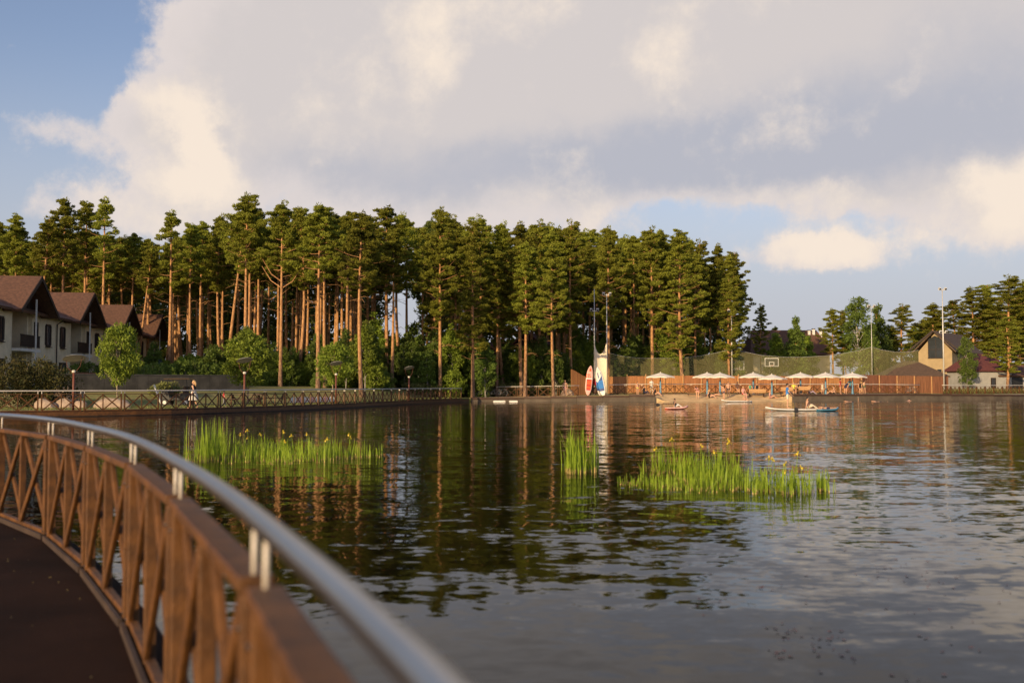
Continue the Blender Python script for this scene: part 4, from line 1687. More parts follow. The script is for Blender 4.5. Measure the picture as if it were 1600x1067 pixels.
def lamp(label, px, Y, dy, dw_, poletop, base=None, tilt=12, pm='lamp_red'):
    X = gx(px, Y)
    z0 = (gz(X, Y) if base is None else base)
    zt_ = zy(poletop, Y) - z0
    zd = zy(dy, Y) - z0
    r_ = dw_ / 2 / FPX * Y
    o = thing('street_lamp', label, 'lamp post', (X, Y, z0), 0, 'disc lamps along the promenade')
    MB().tube([(0, 0, 0), (0, 0, zt_)], .07, 8).build('pole', pm, o, True)
    MB().tube([(0, 0, zt_), (0, 0, zt_ + .1), (0, 0, zt_ + .14)], [.1, .12, .05], 8).build('lamp_head', 'lamp_disc', o)
    rt = Matrix.Rotation(R(tilt), 3, 'Y')
    rt = Matrix.Rotation(R(-14), 3, 'X') @ Matrix.Rotation(R(-tilt), 3, 'Y')
    m = MB()
    for j in range(4):
        rr = r_ * (1 - j * .27)
        m.tube([Vector((0, 0, zd)) + rt @ Vector((0, 0, .035 * j)), Vector((0, 0, zd)) + rt @ Vector((0, 0, .035 * (j + 1) - .002))], [rr, rr * .9], 20)
    m.build('reflector_disc', 'lamp_disc', o)
    for s in (-1, 1):
        e = Vector((0, 0, zd)) + rt @ Vector((s * r_ * .75, 0, 0))
        MB().tube([(0, 0, zt_ - .1), (e.x * .75, e.y, lerp(zt_, e.z, .4)), tuple(e)], .014, 5).build('stay', pm, o)


lamp('large red-brown lamp post with tilted disc at the left railing', 115, 57.3, 560, 34, 582, DZ)
lamp('red-brown lamp post with disc in front of the first round maple', 382, 65.5, 563, 26, 584, DZ)
lamp('lamp post with disc before the smaller maple', 525, 77.5, 568, 21, 586, DZ)
lamp('lamp post with disc left of the pull-up bars', 639, 92.5, 575, 17, 590, DZ)
lamp('lamp post with disc left of the far shore maple', 773, 116, 576.5, 14, 590)

# leaning white post, golf cart
MBp = MB().tube([(0, 0, 0), (-.5, 0, 1.25)], .055, 8)
po = thing('leaning_post', 'leaning white post left of the golf cart', 'post', (gx(254, 66), 66, gz(gx(254, 66), 66)))
MBp.build('shaft', 'white_paint', po, True)
MB().tube([(-.49, 0, 1.24), (-.58, 0, 1.46)], .075, 8).build('cap', 'lamp_disc', po)

Yc = 69
gc = thing('golf_cart', 'dark golf cart with tan roof parked behind the woman', 'golf cart', (gx(278, Yc), Yc, gz(gx(278, Yc), Yc)))
b = MB()
b.prism([(-1.15, .35), (-1.2, .75), (-.9, .98), (-.45, 1.02), (-.35, .62), (.3, .62), (.35, .9), (1.1, .9), (1.15, .35)], -.55, .55, 1)
bo = b.build('body', 'black', gc)
bo.modifiers.new('bevel', 'BEVEL').width = .06
b = MB()
for x in (-.7, .75):
    for s in (-1, 1):
        wv = MB().tube([(x, s * .5, .25), (x, s * .62, .25)], .25, 14).build('wheel', 'rubber', gc)
        MB().tube([(x, s * .6, .25), (x, s * .63, .25)], .13, 10).build('hub_cap', 'white_paint', wv)
for k in (1,):
    ro_ = MB().box((.05, 0, 1.86), (1.75, 1.15, .07)).build('roof', 'bench_wood', gc)
    ro_.modifiers.new('bevel', 'BEVEL').width = .03
for x in (-.5, .75):
    for s in (-1, 1):
        MB().tube([(x + (-.15 if x < 0 else .1), s * .5, .85), (x, s * .5, 1.83)], .022, 6).build('roof_post', 'black', gc)
MB().box((.35, 0, .78), (.5, 1.0, .14)).build('seat', 'bench_dark', gc)
MB().box((.58, 0, 1.1), (.12, 1.0, .5), Matrix.Rotation(R(8), 3, 'Y')).build('backrest', 'bench_dark', gc)
MB().tube([(-.25 + .0, .25 + .17 * math.cos(k * .6283), 1.12 + .17 * math.sin(k * .6283)) for k in range(11)], .018, 5).build('steering_wheel', 'black', gc)
for s in (-1, 1):
    MB().ell((-1.13, s * .35, .75), (.06, .1, .08)).build('headlight', 'board_white', gc)


def bench_table(label, px, Y, wd):
    X = gx(px, Y)
    o = thing('picnic_table', label, 'picnic table', (X, Y, gz(X, Y)))
    for k in range(4):
        MB().box((0, -.3 + k * .2, .76), (wd, .18, .05)).build('table_board', 'bench_dark', o)
    for s in (-1, 1):
        for k in range(2):
            MB().box((0, s * (.72 + k * .17), .45), (wd, .15, .045)).build('bench_board', 'bench_dark', o)
        MB().bar((s * wd * .38, -.75, 0), (s * wd * .38, .15, .74), .07, .09).build('leg', 'bench_dark', o)
        MB().bar((s * wd * .38, .75, 0), (s * wd * .38, -.15, .74), .07, .09).build('leg', 'bench_dark', o)
        MB().box((s * wd * .38, 0, .4), (.06, 1.7, .08)).build('crossbar', 'bench_dark', o)


bench_table('dark picnic table behind the railing below the first round maple, left one', 384, 71, 2.4)
bench_table('dark picnic table behind the railing, right of the first round maple', 424, 76, 2.4)
# low white and pink barrier blocks
for k in range(7):
    px = 458 + k * 10
    Y = 78 + k * .7
    b = MB().box((0, 0, .2), (.46, .3, .4)).box((0, 0, .45), (.36, .2, .1))
    o = b.build('kerb_block', 'board_pink' if k % 2 else 'c_white', None, False, (gx(px, Y), Y, gz(gx(px, Y), Y)), .3)
    tag(o, ('pink' if k % 2 else 'white') + ' low block number %d from left in the row behind the railing' % (k + 1), 'block', 'low blocks behind the left railing')

# pull-up bars
Yb = 112
X0 = gx(693, Yb)
pb = thing('pull_up_bars', 'silver pull-up bar frame on the far shore above the railing end', 'exercise bars', (X0, Yb, gz(X0, Yb)))
for dx, hh_ in ((-1.0, 2.0), (.55, 1.9), (.85, 1.9), (-.55, 1.0)):
    MB().tube([(dx, 0, 0), (dx, 0, hh_)], .06 if dx > 0 else .035, 8).build('upright', 'steel_pole', pb)
for a, b_, z in ((-1.0, .85, 1.85), (-.55, .55, .75), (-.3, .95, 2.15)):
    MB().tube([(a, 0, z), (b_, 0, z)], .03, 6).build('bar', 'steel_pole', pb)


def bicycle(label, px, Y, rz):
    X = gx(px, Y)
    o = thing('bicycle', label, 'bicycle', (X, Y, gz(X, Y) + .006), rz)
    for x in (-.52, .52):
        wv = MB().tube([(x + .33 * math.cos(k * .3927), 0, .34 + .33 * math.sin(k * .3927)) for k in range(17)], .02, 6, False).build('wheel', 'rubber', o)
        sp = MB()
        for k in range(8):
            sp.tube([(x, 0, .34), (x + .32 * math.cos(k * .785), 0, .34 + .32 * math.sin(k * .785))], .004, 3)
        sp.build('spokes', 'steel', wv)
    fr = MB()
    for a, b_ in (((-.52, .34), (-.15, .32)), ((-.52, .34), (-.2, .82)), ((-.15, .32), (-.22, .9)), ((-.15, .32), (.36, .8)), ((-.2, .8), (.36, .86)), ((.52, .34), (.34, .98))):
        fr.tube([(a[0], 0, a[1]), (b_[0], 0, b_[1])], .018, 6)
    fr.build('frame', 'c_grey', o)
    MB().ell((-.23, 0, .93), (.13, .07, .035)).build('saddle', 'black', o)
    MB().tube([(.28, -.28, 1.02), (.34, 0, 1.0), (.28, .28, 1.02)], .014, 6).build('handlebar', 'black', o)


bicycle('bicycle parked alone left of the other bicycles on the far promenade', 755, 110.5, .1)
bicycle('bicycle leaning at the left end of the far promenade railing', 775, 111, -.05)
bicycle('rightmost of the three bicycles by the far promenade railing', 786, 111.6, .15)
bicycle('white bicycle standing before the brown fence on the right', 1424, 125.8, .1)


def sup_mesh(L, W, T, mats, fn, n=22, m=12):
    """paddleboard lying along x; fn(u,v) -> material index, u along, v across"""
    b = MB()
    def half(u):
        t = abs(u)
        k = 2.6 if u > 0 else 3.4
        return W / 2 * max(0.02, (1 - t ** k)) ** .62
    vs = []
    for i in range(n + 1):
        u = -1 + 2 * i / n
        hw = half(u)
        rock = .10 * max(0, u) ** 3 * 1.6
        for j in range(m + 1):
            v = -1 + 2 * j / m
            vs.append((u * L / 2, v * hw, T / 2 * math.sqrt(max(.0, 1 - abs(v) ** 5)) + rock))
        for j in range(m + 1):
            v = 1 - 2 * j / m
            vs.append((u * L / 2, v * hw * .97, -T / 2 * math.sqrt(max(.0, 1 - abs(v) ** 5)) + rock))
    k = 2 * (m + 1)
    for i in range(n):
        u = -1 + 2 * (i + .5) / n
        for j in range(k):
            q = (i * k + j, (i + 1) * k + j, (i + 1) * k + (j + 1) % k, i * k + (j + 1) % k)
            top = j < m
            v = -1 + 2 * (j + .5) / m if top else 0
            o = len(b.v)
            b.f.append(q)
            b.mi.append(fn(u, v) if top else 0)
    b.v = [tuple(p) for p in vs]
    b.f.append(tuple(range(k)))
    b.mi.append(0)
    b.f.append(tuple(n * k + q for q in reversed(range(k))))
    b.mi.append(0)
    return b.mesh('hull', mats, True)


def fin_strap(o, straps=True):
    MB().prism([(0, 0), (.22, 0), (.05, -.2), (-.04, -.2)], -.008, .008, 1).build('fin', 'black', o).location = (-1.35, 0, -.05)


def red_fn(u, v):
    if -.62 < u < .05 and abs(v) < .62:
        return 2 if -.36 < u < -.3 or -.02 < u < .05 or u < -.57 else 1
    if .05 <= u < .14 and abs(v) < .8:
        return 0
    if .22 < u < .45 and v > -.4 and (u * 9 + v * 2) % 1 > .45:
        return 1
    if u > .55 and abs(v) < .35 and (u * 14) % 1 > .5:
        return 1
    return 3


def blue_fn(u, v):
    if u < .22 - .25 * v and u > -.62 and v > -.7:
        return 1 if (u < -.45 or u > .05) else 2
    if .3 < u < .6 and (u * 11 + v) % 1 > .72 and abs(v) < .6:
        return 1
    return 0


def standing_board(label, px, base_y, top_y, lean, Y, mesh, rz):
    b_, t_ = pt(px, base_y, Y), pt(px + lean, top_y, Y)
    L = (t_ - b_).length
    o = thing('paddleboard', label, 'paddleboard', (b_.x, Y, b_.z))
    h_ = link('hull', mesh, o, None)
    ax = (t_ - b_).normalized()
    nrm = Vector((rz, -1, .12)).normalized()
    nrm = (nrm - ax * nrm.dot(ax)).normalized()
    sx = nrm.cross(ax)
    h_.matrix_local = Matrix.Translation(ax * L / 2) @ Matrix((ax, sx, nrm)).transposed().to_4x4()
    return o


RB = sup_mesh(3.3, .8, .14, ['board_white', 'board_red', 'c_red', 'board_pink'], red_fn)
BB = sup_mesh(3.25, .8, .14, ['board_white', 'board_navy', 'c_blue'], blue_fn)
standing_board('red and white paddleboard standing upright on its rack', 918, 620, 569.5, 5, 110, RB, .1)
standing_board('blue and white paddleboard standing upright beside the red one', 943.5, 620, 573, -10, 110, BB, -.25)
standing_board('dark edged paddleboard half hidden behind the blue and white one', 938, 620, 571.5, -6, 110.6, BB, .9)
rk = thing('board_rack', 'dark rack with red bags between the upright paddleboards', 'rack', (gx(931, 110.9), 110.9, gz(gx(931, 110.9), 110.9)))
for dx in (-.6, 0, .6):
    MB().box((dx, 0, .75), (.07, .5, 1.5)).build('rack_frame', 'black', rk)
MB().box((0, 0, 1.1), (1.4, .08, .08)).build('rack_rail', 'black', rk)
m = MB().ell((0, -.15, 1.5), (.3, .22, .45))
m.build('bag', 'c_red', rk, True)
MB().ell((-.1, -.15, .55), (.35, .22, .4)).build('bag', 'bench_dark', rk, True)
# small white pier floats
for px, py, wd, lb in ((780, 624, 1.3, 'lower white float at the quay below the bicycles'), (802, 621, .9, 'white float right of the lower one at the quay')):
    q = wat(px, py + 4)
    o = MB().box((0, 0, .06), (wd, .7, .10)).box((0, 0, .125), (wd * .9, .55, .03)).build('float', 'board_white', None, False, (gx(px, 106.8), 106.8, -.02), .05)
    tag(o, lb, 'float')

# parasols
CAN = MB()
for k in range(8):
    a0, a1 = (k + .5) * math.pi / 4, (k + 1.5) * math.pi / 4
    R_ = 1.72
    p0, p1 = Vector((R_ * math.cos(a0), R_ * math.sin(a0), 1.93)), Vector((R_ * math.cos(a1), R_ * math.sin(a1), 1.93))
    mid = (p0 + p1) / 2 * 1.0
    mid.z = 1.99
    ap = Vector((0, 0, 2.46))
    CAN.add([ap, p0, mid, p1, p0 - Vector((0, 0, .1)), mid - Vector((0, 0, .1)), p1 - Vector((0, 0, .1))], [(0, 1, 2), (0, 2, 3), (1, 4, 5, 2), (2, 5, 6, 3)])
CAN = CAN.mesh('canopy', 'canvas')
UP = MB().tube([(0, 0, 1.5), (0, 0, 2.42)], .035, 8).mesh('pole', 'black')
US = MB().tube([(0, 0, 0), (0, 0, .1), (0, 0, 1.62)], [.16, .12, .085], 10).mesh('pole_sleeve', 'pole_blue')
RIB = MB().bar((.05, 0, 2.36), (1.55, 0, 1.97), .02, .02).mesh('rib', 'black')
UF = MB().ell((0, 0, 2.48), (.05, .05, .07), 8, 6).mesh('finial', 'canvas')
UY = lambda px: interp(px, [(1030, 112), (1180, 113), (1330, 116)])
for px, Y, lb in ((1032, 113.6, 'cream parasol standing alone at the left of the beach'), (1105, 114.5, 'cream parasol second from left, behind its neighbour'), (1125, 112.8, 'cream parasol third from left above the bending bather'), (1177, 114, 'cream parasol fourth from left, behind its neighbour'),
                  (1206, 113, 'cream parasol fifth from left below the right basketball hoop'), (1251, 114, 'cream parasol third from the right'), (1290, 113.5, 'cream parasol second from the right'), (1332, 114.5, 'rightmost cream parasol above the group of bathers')):
    X = gx(px, Y)
    o = thing('parasol', lb, 'parasol', (X, Y, gz(X, Y)), random.uniform(0, .7), 'cream parasols on the beach')
    link('canopy', CAN, o); link('pole', UP, o); link('pole_sleeve', US, o); link('finial', UF, o)
    for k in range(8):
        link('rib', RIB, o, None, (k + .5) * math.pi / 4)


def bench(label, px, Y, wd, rz=0, group='wooden beach benches'):
    X = gx(px, Y)
    o = thing('beach_bench', label, 'bench', (X, Y, gz(X, Y)), rz, group)
    for k in range(3):
        MB().box((0, -.2 + k * .17, .42), (wd, .15, .04)).build('seat_board', 'bench_wood', o)
    for k in range(2):
        MB().box((0, -.42, .58 + k * .2), (wd, .04, .18), Matrix.Rotation(R(-12), 3, 'X')).build('back_board', 'bench_wood', o)
    for s in (-1, 1):
        MB().box((s * wd * .42, 0, .2), (.08, .5, .4)).build('leg', 'bench_dark', o)


bench('wooden beach bench below the fourth parasol', 1182, 112.2, 1.9)
bench('wooden beach bench right of the man on the white board', 1228, 112.6, 1.4)
bench('wooden beach bench below the third parasol from the right', 1255, 112.8, 1.3)


def lounger(label, px, Y, rz=0):
    X = gx(px, Y)
    o = thing('sun_lounger', label, 'lounger', (X, Y, gz(X, Y)), rz, 'low sun loungers on the beach')
    for k in range(7):
        MB().box((-.7 + k * .19, 0, .3), (.17, .6, .03)).build('slat', 'bench_wood', o)
    MB().box((.85, 0, .48), (.7, .6, .04), Matrix.Rotation(R(-38), 3, 'Y')).build('backrest', 'bench_wood', o)
    for x in (-.7, .55):
        for s in (-1, 1):
            MB().box((x, s * .26, .14), (.06, .06, .28)).build('leg', 'bench_dark', o)


lounger('low lounger left of the lone parasol', 1004, 111.5, .1)
lounger('low lounger right below the lone parasol', 1045, 112.6, 3.0)
lounger('low lounger between the two left parasol groups', 1085, 111.5, 0)
lounger('low lounger under the fifth parasol', 1215, 112, .2)
lounger('low lounger left of the second parasol from the right', 1274, 113.4, .1)
lounger('low lounger right of the second parasol from the right', 1305, 114, 3.1)

# ================================================================== PEOPLE
STAND = dict(pelvis=(0, 0, .95), spine=(0, 0, 1.15), chest=(0, 0, 1.34), neck=(0, 0, 1.50), head=(.02, 0, 1.63),
             shL=(0, .185, 1.42), elL=(-.02, .25, 1.15), wrL=(.06, .25, .90), shR=(0, -.185, 1.42), elR=(-.02, -.25, 1.15), wrR=(.06, -.25, .90),
             hipL=(0, .095, .90), knL=(.02, .11, .50), anL=(-.01, .11, .08), toL=(.15, .13, .035), hipR=(0, -.095, .90), knR=(.02, -.11, .50), anR=(-.01, -.11, .08), toR=(.15, -.13, .035))


def pose(**k):
    d = dict(STAND)
    d.update(k)
    return d


def bend_upper(base, ang, pivot=(0, 0, .95)):
    """lean the upper body forward by ang degrees about the hips"""
    d = dict(base)
    c, s = math.cos(R(ang)), math.sin(R(ang))
    for n in ('spine', 'chest', 'neck', 'head', 'shL', 'elL', 'wrL', 'shR', 'elR', 'wrR'):
        x, y, z = d[n]
        x, z = x - pivot[0], z - pivot[2]
        d[n] = (pivot[0] + x * c + z * s, y, pivot[2] - x * s + z * c)
    return d


def lower(d, dz, dx=0.):
    return {k: (v[0] + dx, v[1], v[2] + dz) for k, v in d.items()}


WALK = pose(knL=(.16, .10, .52), anL=(.20, .10, .09), toL=(.36, .11, .05), knR=(-.02, -.10, .50), anR=(-.24, -.10, .13), toR=(-.11, -.11, .04), elL=(-.12, .25, 1.17), wrL=(-.02, .26, .95), elR=(.06, -.25, 1.15), wrR=(.22, -.22, 1.0))
SUPP = pose(elL=(.10, .26, 1.2), wrL=(.30, .10, 1.12), elR=(.12, -.26, 1.16), wrR=(.32, -.02, .92))
SIT = lower(pose(hipL=(0, .1, .92), knL=(.40, .15, .98 + .2), anL=(.72, .14, .86), toL=(.86, .15, .86), hipR=(0, -.1, .92), knR=(.42, -.15, .98 + .12), anR=(.76, -.14, .86), toR=(.9, -.15, .86), elL=(.12, .26, 1.2), wrL=(.34, .2, 1.18), elR=(-.12, -.27, 1.18), wrR=(-.2, -.28, .90)), -.80)
CHAIR = lower(pose(knL=(.44, .12, .92), anL=(.46, .12, .50), toL=(.60, .13, .46), knR=(.44, -.12, .92), anR=(.48, -.12, .50), toR=(.62, -.13, .46), elL=(.08, .24, 1.16), wrL=(.30, .16, 1.06), elR=(.08, -.24, 1.16), wrR=(.30, -.16, 1.06)), -.42)
BEND = bend_upper(pose(elL=(.06, .24, 1.14), wrL=(.18, .22, .92), elR=(.06, -.24, 1.14), wrR=(.18, -.22, .92)), 62)
ARMUP = pose(elL=(.12, .34, 1.56), wrL=(.10, .16, 1.74), elR=(.10, -.36, 1.54), wrR=(.22, -.5, 1.62))
LIE = {k: v for k, v in pose().items()}
LIE = {k: (v[2] - .95, v[1], .16 + v[0] * .5) for k, v in LIE.items()}
LIE.update(head=(.72, 0, .34), neck=(.58, 0, .24), chest=(.40, 0, .20), elL=(.62, .30, .12), wrL=(.82, .22, .10), elR=(.62, -.30, .12), wrR=(.82, -.22, .10), shL=(.46, .185, .22), shR=(.46, -.185, .22))
SWIM = lower(LIE, -.22)
RAD = dict(pelvis=.135, spine=.12, chest=.14, neck=.055, shL=.068, elL=.043, wrL=.03, shR=.068, elR=.043, wrR=.03, hipL=.095, knL=.058, anL=.038, toL=.032, hipR=.095, knR=.058, anR=.038, toR=.032)
EDG = [('pelvis', 'spine'), ('spine', 'chest'), ('chest', 'neck')] + [e for q in 'LR' for e in (('chest', 'sh' + q), ('sh' + q, 'el' + q), ('el' + q, 'wr' + q), ('pelvis', 'hip' + q), ('hip' + q, 'kn' + q), ('kn' + q, 'an' + q), ('an' + q, 'to' + q))]
ZONE = {'pelvis-spine': 'torso', 'spine-chest': 'torso', 'chest-neck': 'torso', 'chest-shL': 'torso', 'chest-shR': 'torso', 'shL-elL': 'sleeve', 'shR-elR': 'sleeve', 'elL-wrL': 'arm', 'elR-wrR': 'arm',
        'pelvis-hipL': 'hips', 'pelvis-hipR': 'hips', 'hipL-knL': 'thigh', 'hipR-knR': 'thigh', 'knL-anL': 'shin', 'knR-anR': 'shin', 'anL-toL': 'foot', 'anR-toR': 'foot'}
PEOPLE = []


def person(label, px, Y, ps, rz, top=None, bottom='c_black', legs=None, hair='hair_dark', skin='skin', size=1.0, z=None, long_hair=False, sleeve=False, skirt=None, extra=None, group=None, X=None):
    if X is None:
        X = gx(px, Y)
    zz = gz(X, Y) + .006 if z is None else z
    me = bpy.data.meshes.new('person')
    bm = bmesh.new()
    sk = bm.verts.layers.skin.verify()
    vv = {}
    for n in RAD:
        v = bm.verts.new(ps[n])
        v[sk].radius = (RAD[n], RAD[n] * (.8 if n in ('pelvis', 'spine', 'chest') else 1))
        v[sk].use_root = n == 'pelvis'
        vv[n] = v
    for a, b in EDG:
        bm.edges.new((vv[a], vv[b]))
    bm.to_mesh(me)
    bm.free()
    ob = bpy.data.objects.new('person', me)
    COL.objects.link(ob)
    ob.modifiers.new('skin', 'SKIN')
    ob.modifiers.new('sub', 'SUBSURF').levels = 1
    PEOPLE.append((ob, dict(label=label, loc=(X, Y, zz), rz=rz, ps=ps, top=top, bottom=bottom, legs=legs, hair=hair, skin=skin, size=size, long_hair=long_hair, sleeve=sleeve, skirt=skirt, group=group)))


def finish_people():
    dg = bpy.context.evaluated_depsgraph_get()
    for ob, k in PEOPLE:
        me = bpy.data.meshes.new_from_object(ob.evaluated_get(dg))
        ps = {n: Vector(p) for n, p in k['ps'].items()}
        mats = [k['skin'], k['top'] or k['skin'], k['bottom'] or k['skin'], k['legs'] or k['skin'], 'c_black']
        me.materials.clear()
        for m_ in mats:
            me.materials.append(MATS[m_])
        segs = [(ps[a], ps[b], ZONE[a + '-' + b], a, b) for a, b in EDG]
        for f in me.polygons:
            c = Vector(f.center)
            best, bz = 1e9, None
            for a, b, zn, na, nb_ in segs:
                d = b - a
                t = max(0, min(1, (c - a).dot(d) / d.length_squared))
                q = (c - a - d * t).length - lerp(RAD[na], RAD[nb_], t)
                if q < best:
                    best, bz, bt = q, zn, t
            mi = 0
            if bz == 'torso':
                mi = 1
            elif bz == 'sleeve' and k['sleeve'] and bt < .55:
                mi = 1
            elif bz == 'hips' or (bz == 'thigh' and bt < (.6 if k['legs'] or k['bottom'] in ('c_cream', 'c_navy', 'c_olive') else .25)):
                mi = 2
            elif bz in ('thigh', 'shin'):
                mi = 3
            f.material_index = mi
            f.use_smooth = True
        # head with nose and ears, hands with fingers, appended to the same body mesh
        bm = bmesh.new()
        bm.from_mesh(me)
        add = MB()
        hd, nk = ps['head'], ps['neck']
        up = (hd - nk).normalized()
        fwd = Vector((1, 0, 0)) - up * up.x
        fwd = fwd.normalized() if fwd.length > .2 else Vector((0, 0, 1))
        sd_ = up.cross(fwd)
        rot = Matrix((fwd, sd_, up)).transposed()
        add.tube([nk - up * .03, hd - up * .03], [.055, .05], 8)
        add.ell(hd, (.095, .075, .118), 12, 8, 0, rot)
        add.ell(hd + rot @ Vector((.098, 0, -.015)), (.018, .014, .026), 6, 4, 0, rot)
        for s in (-1, 1):
            add.ell(hd + rot @ Vector((0, s * .078, -.01)), (.02, .012, .03), 6, 4, 0, rot)
            add.ell(hd + rot @ Vector((.083, s * .032, .012)), (.012, .014, .009), 6, 4, 4, rot)
        add.ell(hd + rot @ Vector((.086, 0, -.06)), (.01, .026, .007), 6, 4, 4, rot)
        for q in 'LR':
            a, b = ps['el' + q], ps['wr' + q]
            d = (b - a).normalized()
            side = d.cross(Vector((0, 0, 1)))
            side = side.normalized() if side.length > .1 else Vector((0, 1, 0))
            nr = side.cross(d)
            add.bar(b - d * .01, b + d * .085, .07, .03, nr)
            for j, ln in enumerate((.06, .075, .07, .055)):
                o_ = b + d * .08 + side * (.027 - .018 * j)
                add.tube([o_, o_ + d * ln * .55 + nr * -.008, o_ + d * ln + nr * -.028], [.008, .0075, .006], 5)
            o_ = b + d * .02 + side * .035
            add.tube([o_, o_ + d * .03 + side * .03, o_ + d * .06 + side * .03], [.011, .009, .007], 5)
        hm = add.mesh('tmp', [k['skin'], k['skin'], k['skin'], k['skin'], 'c_black'], True)
        bm.from_mesh(hm)
        bm.to_mesh(me)
        bm.free()
        ob.modifiers.clear()
        old = ob.data
        ob.data = me
        bpy.data.meshes.remove(old)
        tag(ob, k['label'], 'person', k['group'])
        ob.location = k['loc']
        ob.rotation_euler = (0, 0, k['rz'])
        ob.scale = (k['size'],) * 3
        hb = MB()
        hb.ell(hd + rot @ Vector((-.022, 0, .026)), (.102, .086, .112), 12, 8, 0, rot)
        if k['long_hair']:
            hb.tube([hd + rot @ Vector((-.07, 0, .04)), hd + rot @ Vector((-.12, 0, -.1)), hd + rot @ Vector((-.1, 0, -.3))], [.07, .075, .03], 8)
        hb.build('hair', k['hair'], ob, True)
        if k['skirt']:
            pz = ps['pelvis'].z
            sm = MB()
            vs, n = [], 18
            for zz, r_ in ((pz + .13, .135), (pz, .19), (pz - .2, .25), (pz - .42, .31)):
                for j in range(n):
                    a = 2 * math.pi * j / n
                    rr = r_ * (1 + .06 * math.sin(a * 5) * (pz + .13 - zz) * 2)
                    vs.append((rr * math.cos(a), rr * math.sin(a), zz))
            sm.add(vs, [(i * n + j, i * n + (j + 1) % n, (i + 1) * n + (j + 1) % n, (i + 1) * n + j) for i in range(3) for j in range(n)])
            sm.build('skirt', k['skirt'], ob, True)


# --- on the left boardwalk
person('woman in black strapless top and white skirt walking on the left boardwalk', 303, 61.5, WALK, R(170), 'c_black', 'c_white', None, 'hair_blond', z=DZ + .006, long_hair=True, skirt='c_white')
person('child in red top and grey trousers behind the left railing', 350, 64.5, WALK, R(20), 'c_red', 'c_grey', 'c_grey', size=.62, z=DZ + .006, sleeve=True)
# --- far promenade
person('bather standing by the railing left of the curved fence', 883, 110.6, STAND, R(-90), None, 'c_pink', None, 'hair_blond')
person('person in white standing behind the lone parasol', 1018, 116.5, STAND, R(-80), 'c_white', 'c_white', 'c_white', sleeve=True)
person('small bather standing at the left end of the beach', 996, 110.5, STAND, R(-60), None, 'c_yellow', None, size=.8)
person('dark clad person sitting left of the lone parasol pole', 1006, 111.2, SIT, R(-60), 'c_black', 'c_black', 'c_navy')
person('person in black sitting right under the lone parasol', 1023, 111.0, SIT, R(-30), 'c_black', 'c_black')
person('pale skinned bather crouching at the waterline below the second parasol', 1090, 109.6, BEND, R(-120), 'c_pink', 'c_pink', None, 'hair_dark')
person('blond bather in black sitting on the sand below the second parasol', 1108, 110.4, SIT, R(-20), 'c_black', 'c_black', None, 'hair_blond', long_hair=True)
person('bather lying on the sand right of the second parasol', 1114, 111.6, LIE, R(-10), None, 'c_black')
person('bather in navy shorts bending beside the third parasol pole', 1131, 110.0, bend_upper(STAND, 30), R(200), None, 'c_navy', None)
person('woman in black bikini top standing right of the third parasol', 1138, 111.2, STAND, R(-90), None, 'c_black', None)
person('bather sitting by the fence between third and fourth parasols', 1152, 115.5, CHAIR, R(-90), None, 'c_pink', None, 'hair_blond', z=.85)
person('person with pale hat and rose towel left of the wooden bench', 1161, 111.0, CHAIR, R(-70), 'c_pink', 'c_red', 'c_pink', 'hair_blond')
person('person in green top behind the wooden bench', 1172, 113.2, CHAIR, R(-90), 'c_green', 'c_navy', None)
person('person in black behind the right end of the wooden bench', 1183, 113.4, CHAIR, R(-100), 'c_black', 'c_black', None)
person('seated sunbather in pale pink right of the wooden bench', 1203, 111.4, SIT, R(0), 'c_pink', 'c_pink', None, 'hair_blond')
person('person in yellow top sitting on the bench right of the paddler', 1240, 113.0, CHAIR, R(-90), 'c_yellow', 'c_black', None, 'hair_blond', sleeve=True)
person('person in black leaning beside the blue pole third from right', 1247, 113.2, CHAIR, R(-60), 'c_black', 'c_black', 'c_black')
person('reclining woman in lilac between two right parasols', 1264, 113.2, SIT, R(-20), 'c_lilac', 'c_lilac', 'c_lilac', 'hair_blond', sleeve=True)
person('small child in cream left of the second parasol pole from right', 1285, 113.2, STAND, R(-80), 'c_cream', 'c_cream', None, 'hair_blond', size=.72)
person('bather sitting on the platform right of the second pole from right', 1303, 113.0, SIT, R(160), None, 'c_black')
person('person in dark red standing left of the bather group', 1313, 113.2, STAND, R(-30), 'c_red', 'c_red', None, sleeve=True)
person('person in navy bending over in the middle of the bather group', 1321, 113.4, BEND, R(30), 'c_navy', 'c_navy', None)
person('person in light blue behind the bending one in the bather group', 1328, 115.2, STAND, R(-90), 'c_teal', 'c_navy', None, sleeve=True)
person('person in white robe in the bather group', 1337, 113.6, STAND, R(-110), 'c_white', 'c_white', 'c_white', sleeve=True)
person('short bather in black swimsuit right in the bather group', 1344, 114.2, STAND, R(-80), 'c_black', 'c_black', None, size=.82)
person('tall bather in olive shorts with raised arms at the right of the group', 1350, 114.6, ARMUP, R(-120), None, 'c_olive', None, size=1.03)


# --- boards and paddlers on the water
def board(label, px, py, L, rz, mats, fn, kind='hull'):
    q = wat(px, py)
    o = thing('paddleboard', label, 'paddleboard', (q.x, q.y, .05), rz)
    link('hull', sup_mesh(L, .78, .15, mats, fn, 18, 8), o)
    fin_strap(o)
    return o, q


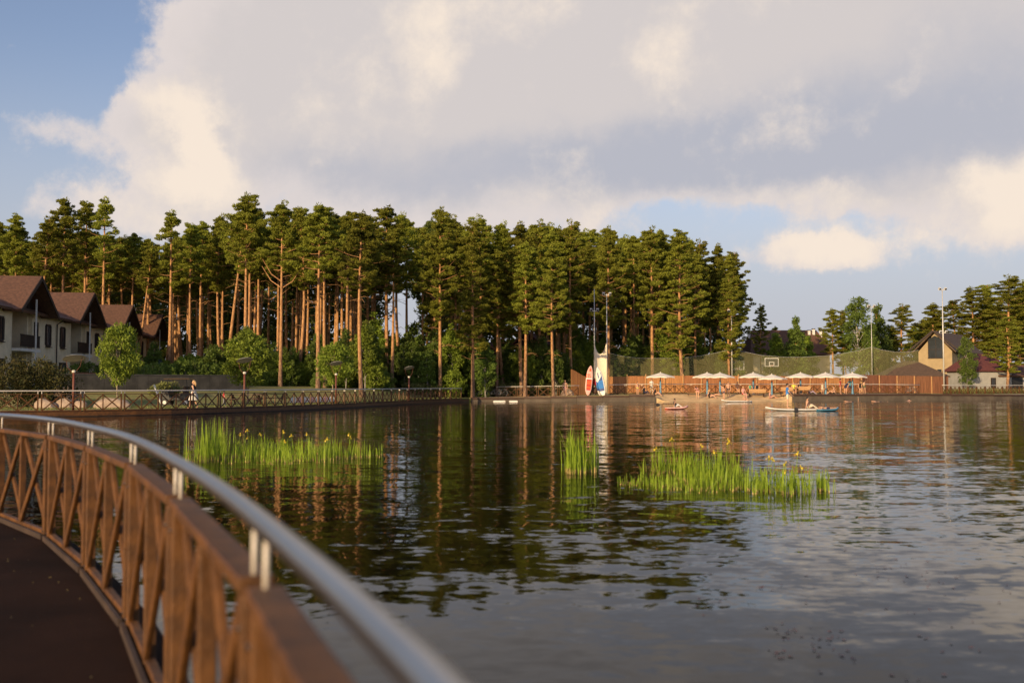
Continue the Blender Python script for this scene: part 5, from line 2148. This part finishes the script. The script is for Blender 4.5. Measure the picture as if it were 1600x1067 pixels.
def paddle(label, a, b):
    a, b = Vector(a), Vector(b)
    o = thing('paddle', label, 'paddle', a)
    d = b - a
    MB().tube([(0, 0, 0), d * .8], .016, 6).build('shaft', 'black', o)
    u = d.normalized()
    s = u.cross(Vector((0, 1, 0))).normalized()
    m = MB()
    pts = [d * .76, d * .84 + s * .12, d * .97 + s * .13, d, d * .97 - s * .13, d * .84 - s * .12]
    m.add([p + Vector((0, .012, 0)) for p in pts] + [p - Vector((0, .012, 0)) for p in pts], [tuple(range(6)), tuple(range(11, 5, -1))] + [(i, (i + 1) % 6, 6 + (i + 1) % 6, 6 + i) for i in range(6)])
    m.build('blade', 'black', o)
    MB().bar(-s * .06, s * .06, .03, .03).build('grip', 'black', o)


wb, q = board('long white paddleboard with the standing man on the lake', 1241, 641.5, 4.0, R(180), ['board_white', 'c_grey'], lambda u, v: 0)
m_x = gx(1230, q.y)
person('man in blue shirt and cream shorts standing on the white paddleboard', 1230, q.y, SUPP, R(-15), 'c_blue', 'c_cream', None, z=.13, sleeve=True)
paddle('black paddle held by the standing man', (gx(1236, q.y) - .0, q.y - .12, 1.25), (gx(1241.5, q.y), q.y - .45, -.05))
person('boy in pale shorts sitting at the right end of the white paddleboard', 1261, q.y, SIT, R(0), None, 'c_cream', 'c_cream', z=.10, size=.9)
bb, q2 = board('short blue paddleboard beside the white one on the lake', 1293, 642, 1.6, R(10), ['board_blue', 'c_white'], lambda u, v: 1 if abs(v) < .25 and u > 0 else 0)
person('child lying on the blue paddleboard', 1291, q2.y, LIE, R(185), None, 'c_navy', None, z=.08, size=.72)
rb2, q3 = board('short coral paddleboard with a seated paddler on the lake', 1057, 639, 1.75, R(8), ['board_red', 'board_pink'], lambda u, v: 1)
person('dark clad child kneeling with a paddle on the coral board', 1054, q3.y, SIT, R(10), 'c_black', 'c_white', 'c_white', z=.10, size=.72)
paddle('black paddle held out to the left from the coral board', (gx(1052, q3.y), q3.y - .25, .42), (gx(1024, q3.y), q3.y - .25, .30))
wb2, q4 = board('white paddleboard resting at the beach waterline', 1151, 628, 3.2, R(176), ['board_white', 'c_grey'], lambda u, v: 0)
person('child sitting on the white board at the waterline', 1163, q4.y, SIT, R(-60), None, 'c_pink', None, 'hair_blond', z=.10, size=.7)
for px, py, lb in ((1330, 627.5, 'swimmer with raised arm below the bather group'), (1373, 627.5, 'swimmer right of the bather group in the water'), (1419, 626.5, 'swimmer farthest right with only head above water')):
    qq = wat(px, py)
    person(lb, px, qq.y, SWIM, R(175 if px != 1419 else 60), None, 'c_navy', None, z=.0)
finish_people()

# leaf litter and grit blown on to the near deck
rng = np.random.default_rng(77)
ch = []
inner = offset_line(ndense[::6], .15)
for _ in range(420):
    i = int(rng.integers(0, len(inner) - 1))
    p = inner[i].lerp(inner[i + 1], rng.uniform())
    d = (inner[i + 1] - inner[i]).normalized()
    q = p + Vector((-d.y, d.x, 0)) * (abs(rng.normal()) * 1.1)
    r_ = rng.uniform(.004, .014)
    a = rng.uniform(0, 6.28)
    z = DZ + .003
    ch.append(np.array([[q.x + r_ * math.cos(a), q.y + r_ * math.sin(a), z], [q.x + r_ * .6 * math.cos(a + 2), q.y + r_ * .6 * math.sin(a + 2), z], [q.x + r_ * math.cos(a + 3.6), q.y + r_ * math.sin(a + 3.6), z + .004]]))
lt = link('leaf_litter', tri_mesh('leaf_litter', ch, 'reed_base'))
lt['kind'] = 'stuff'
tag(lt, 'small pale leaf bits and grit scattered on the dark near deck', 'litter')
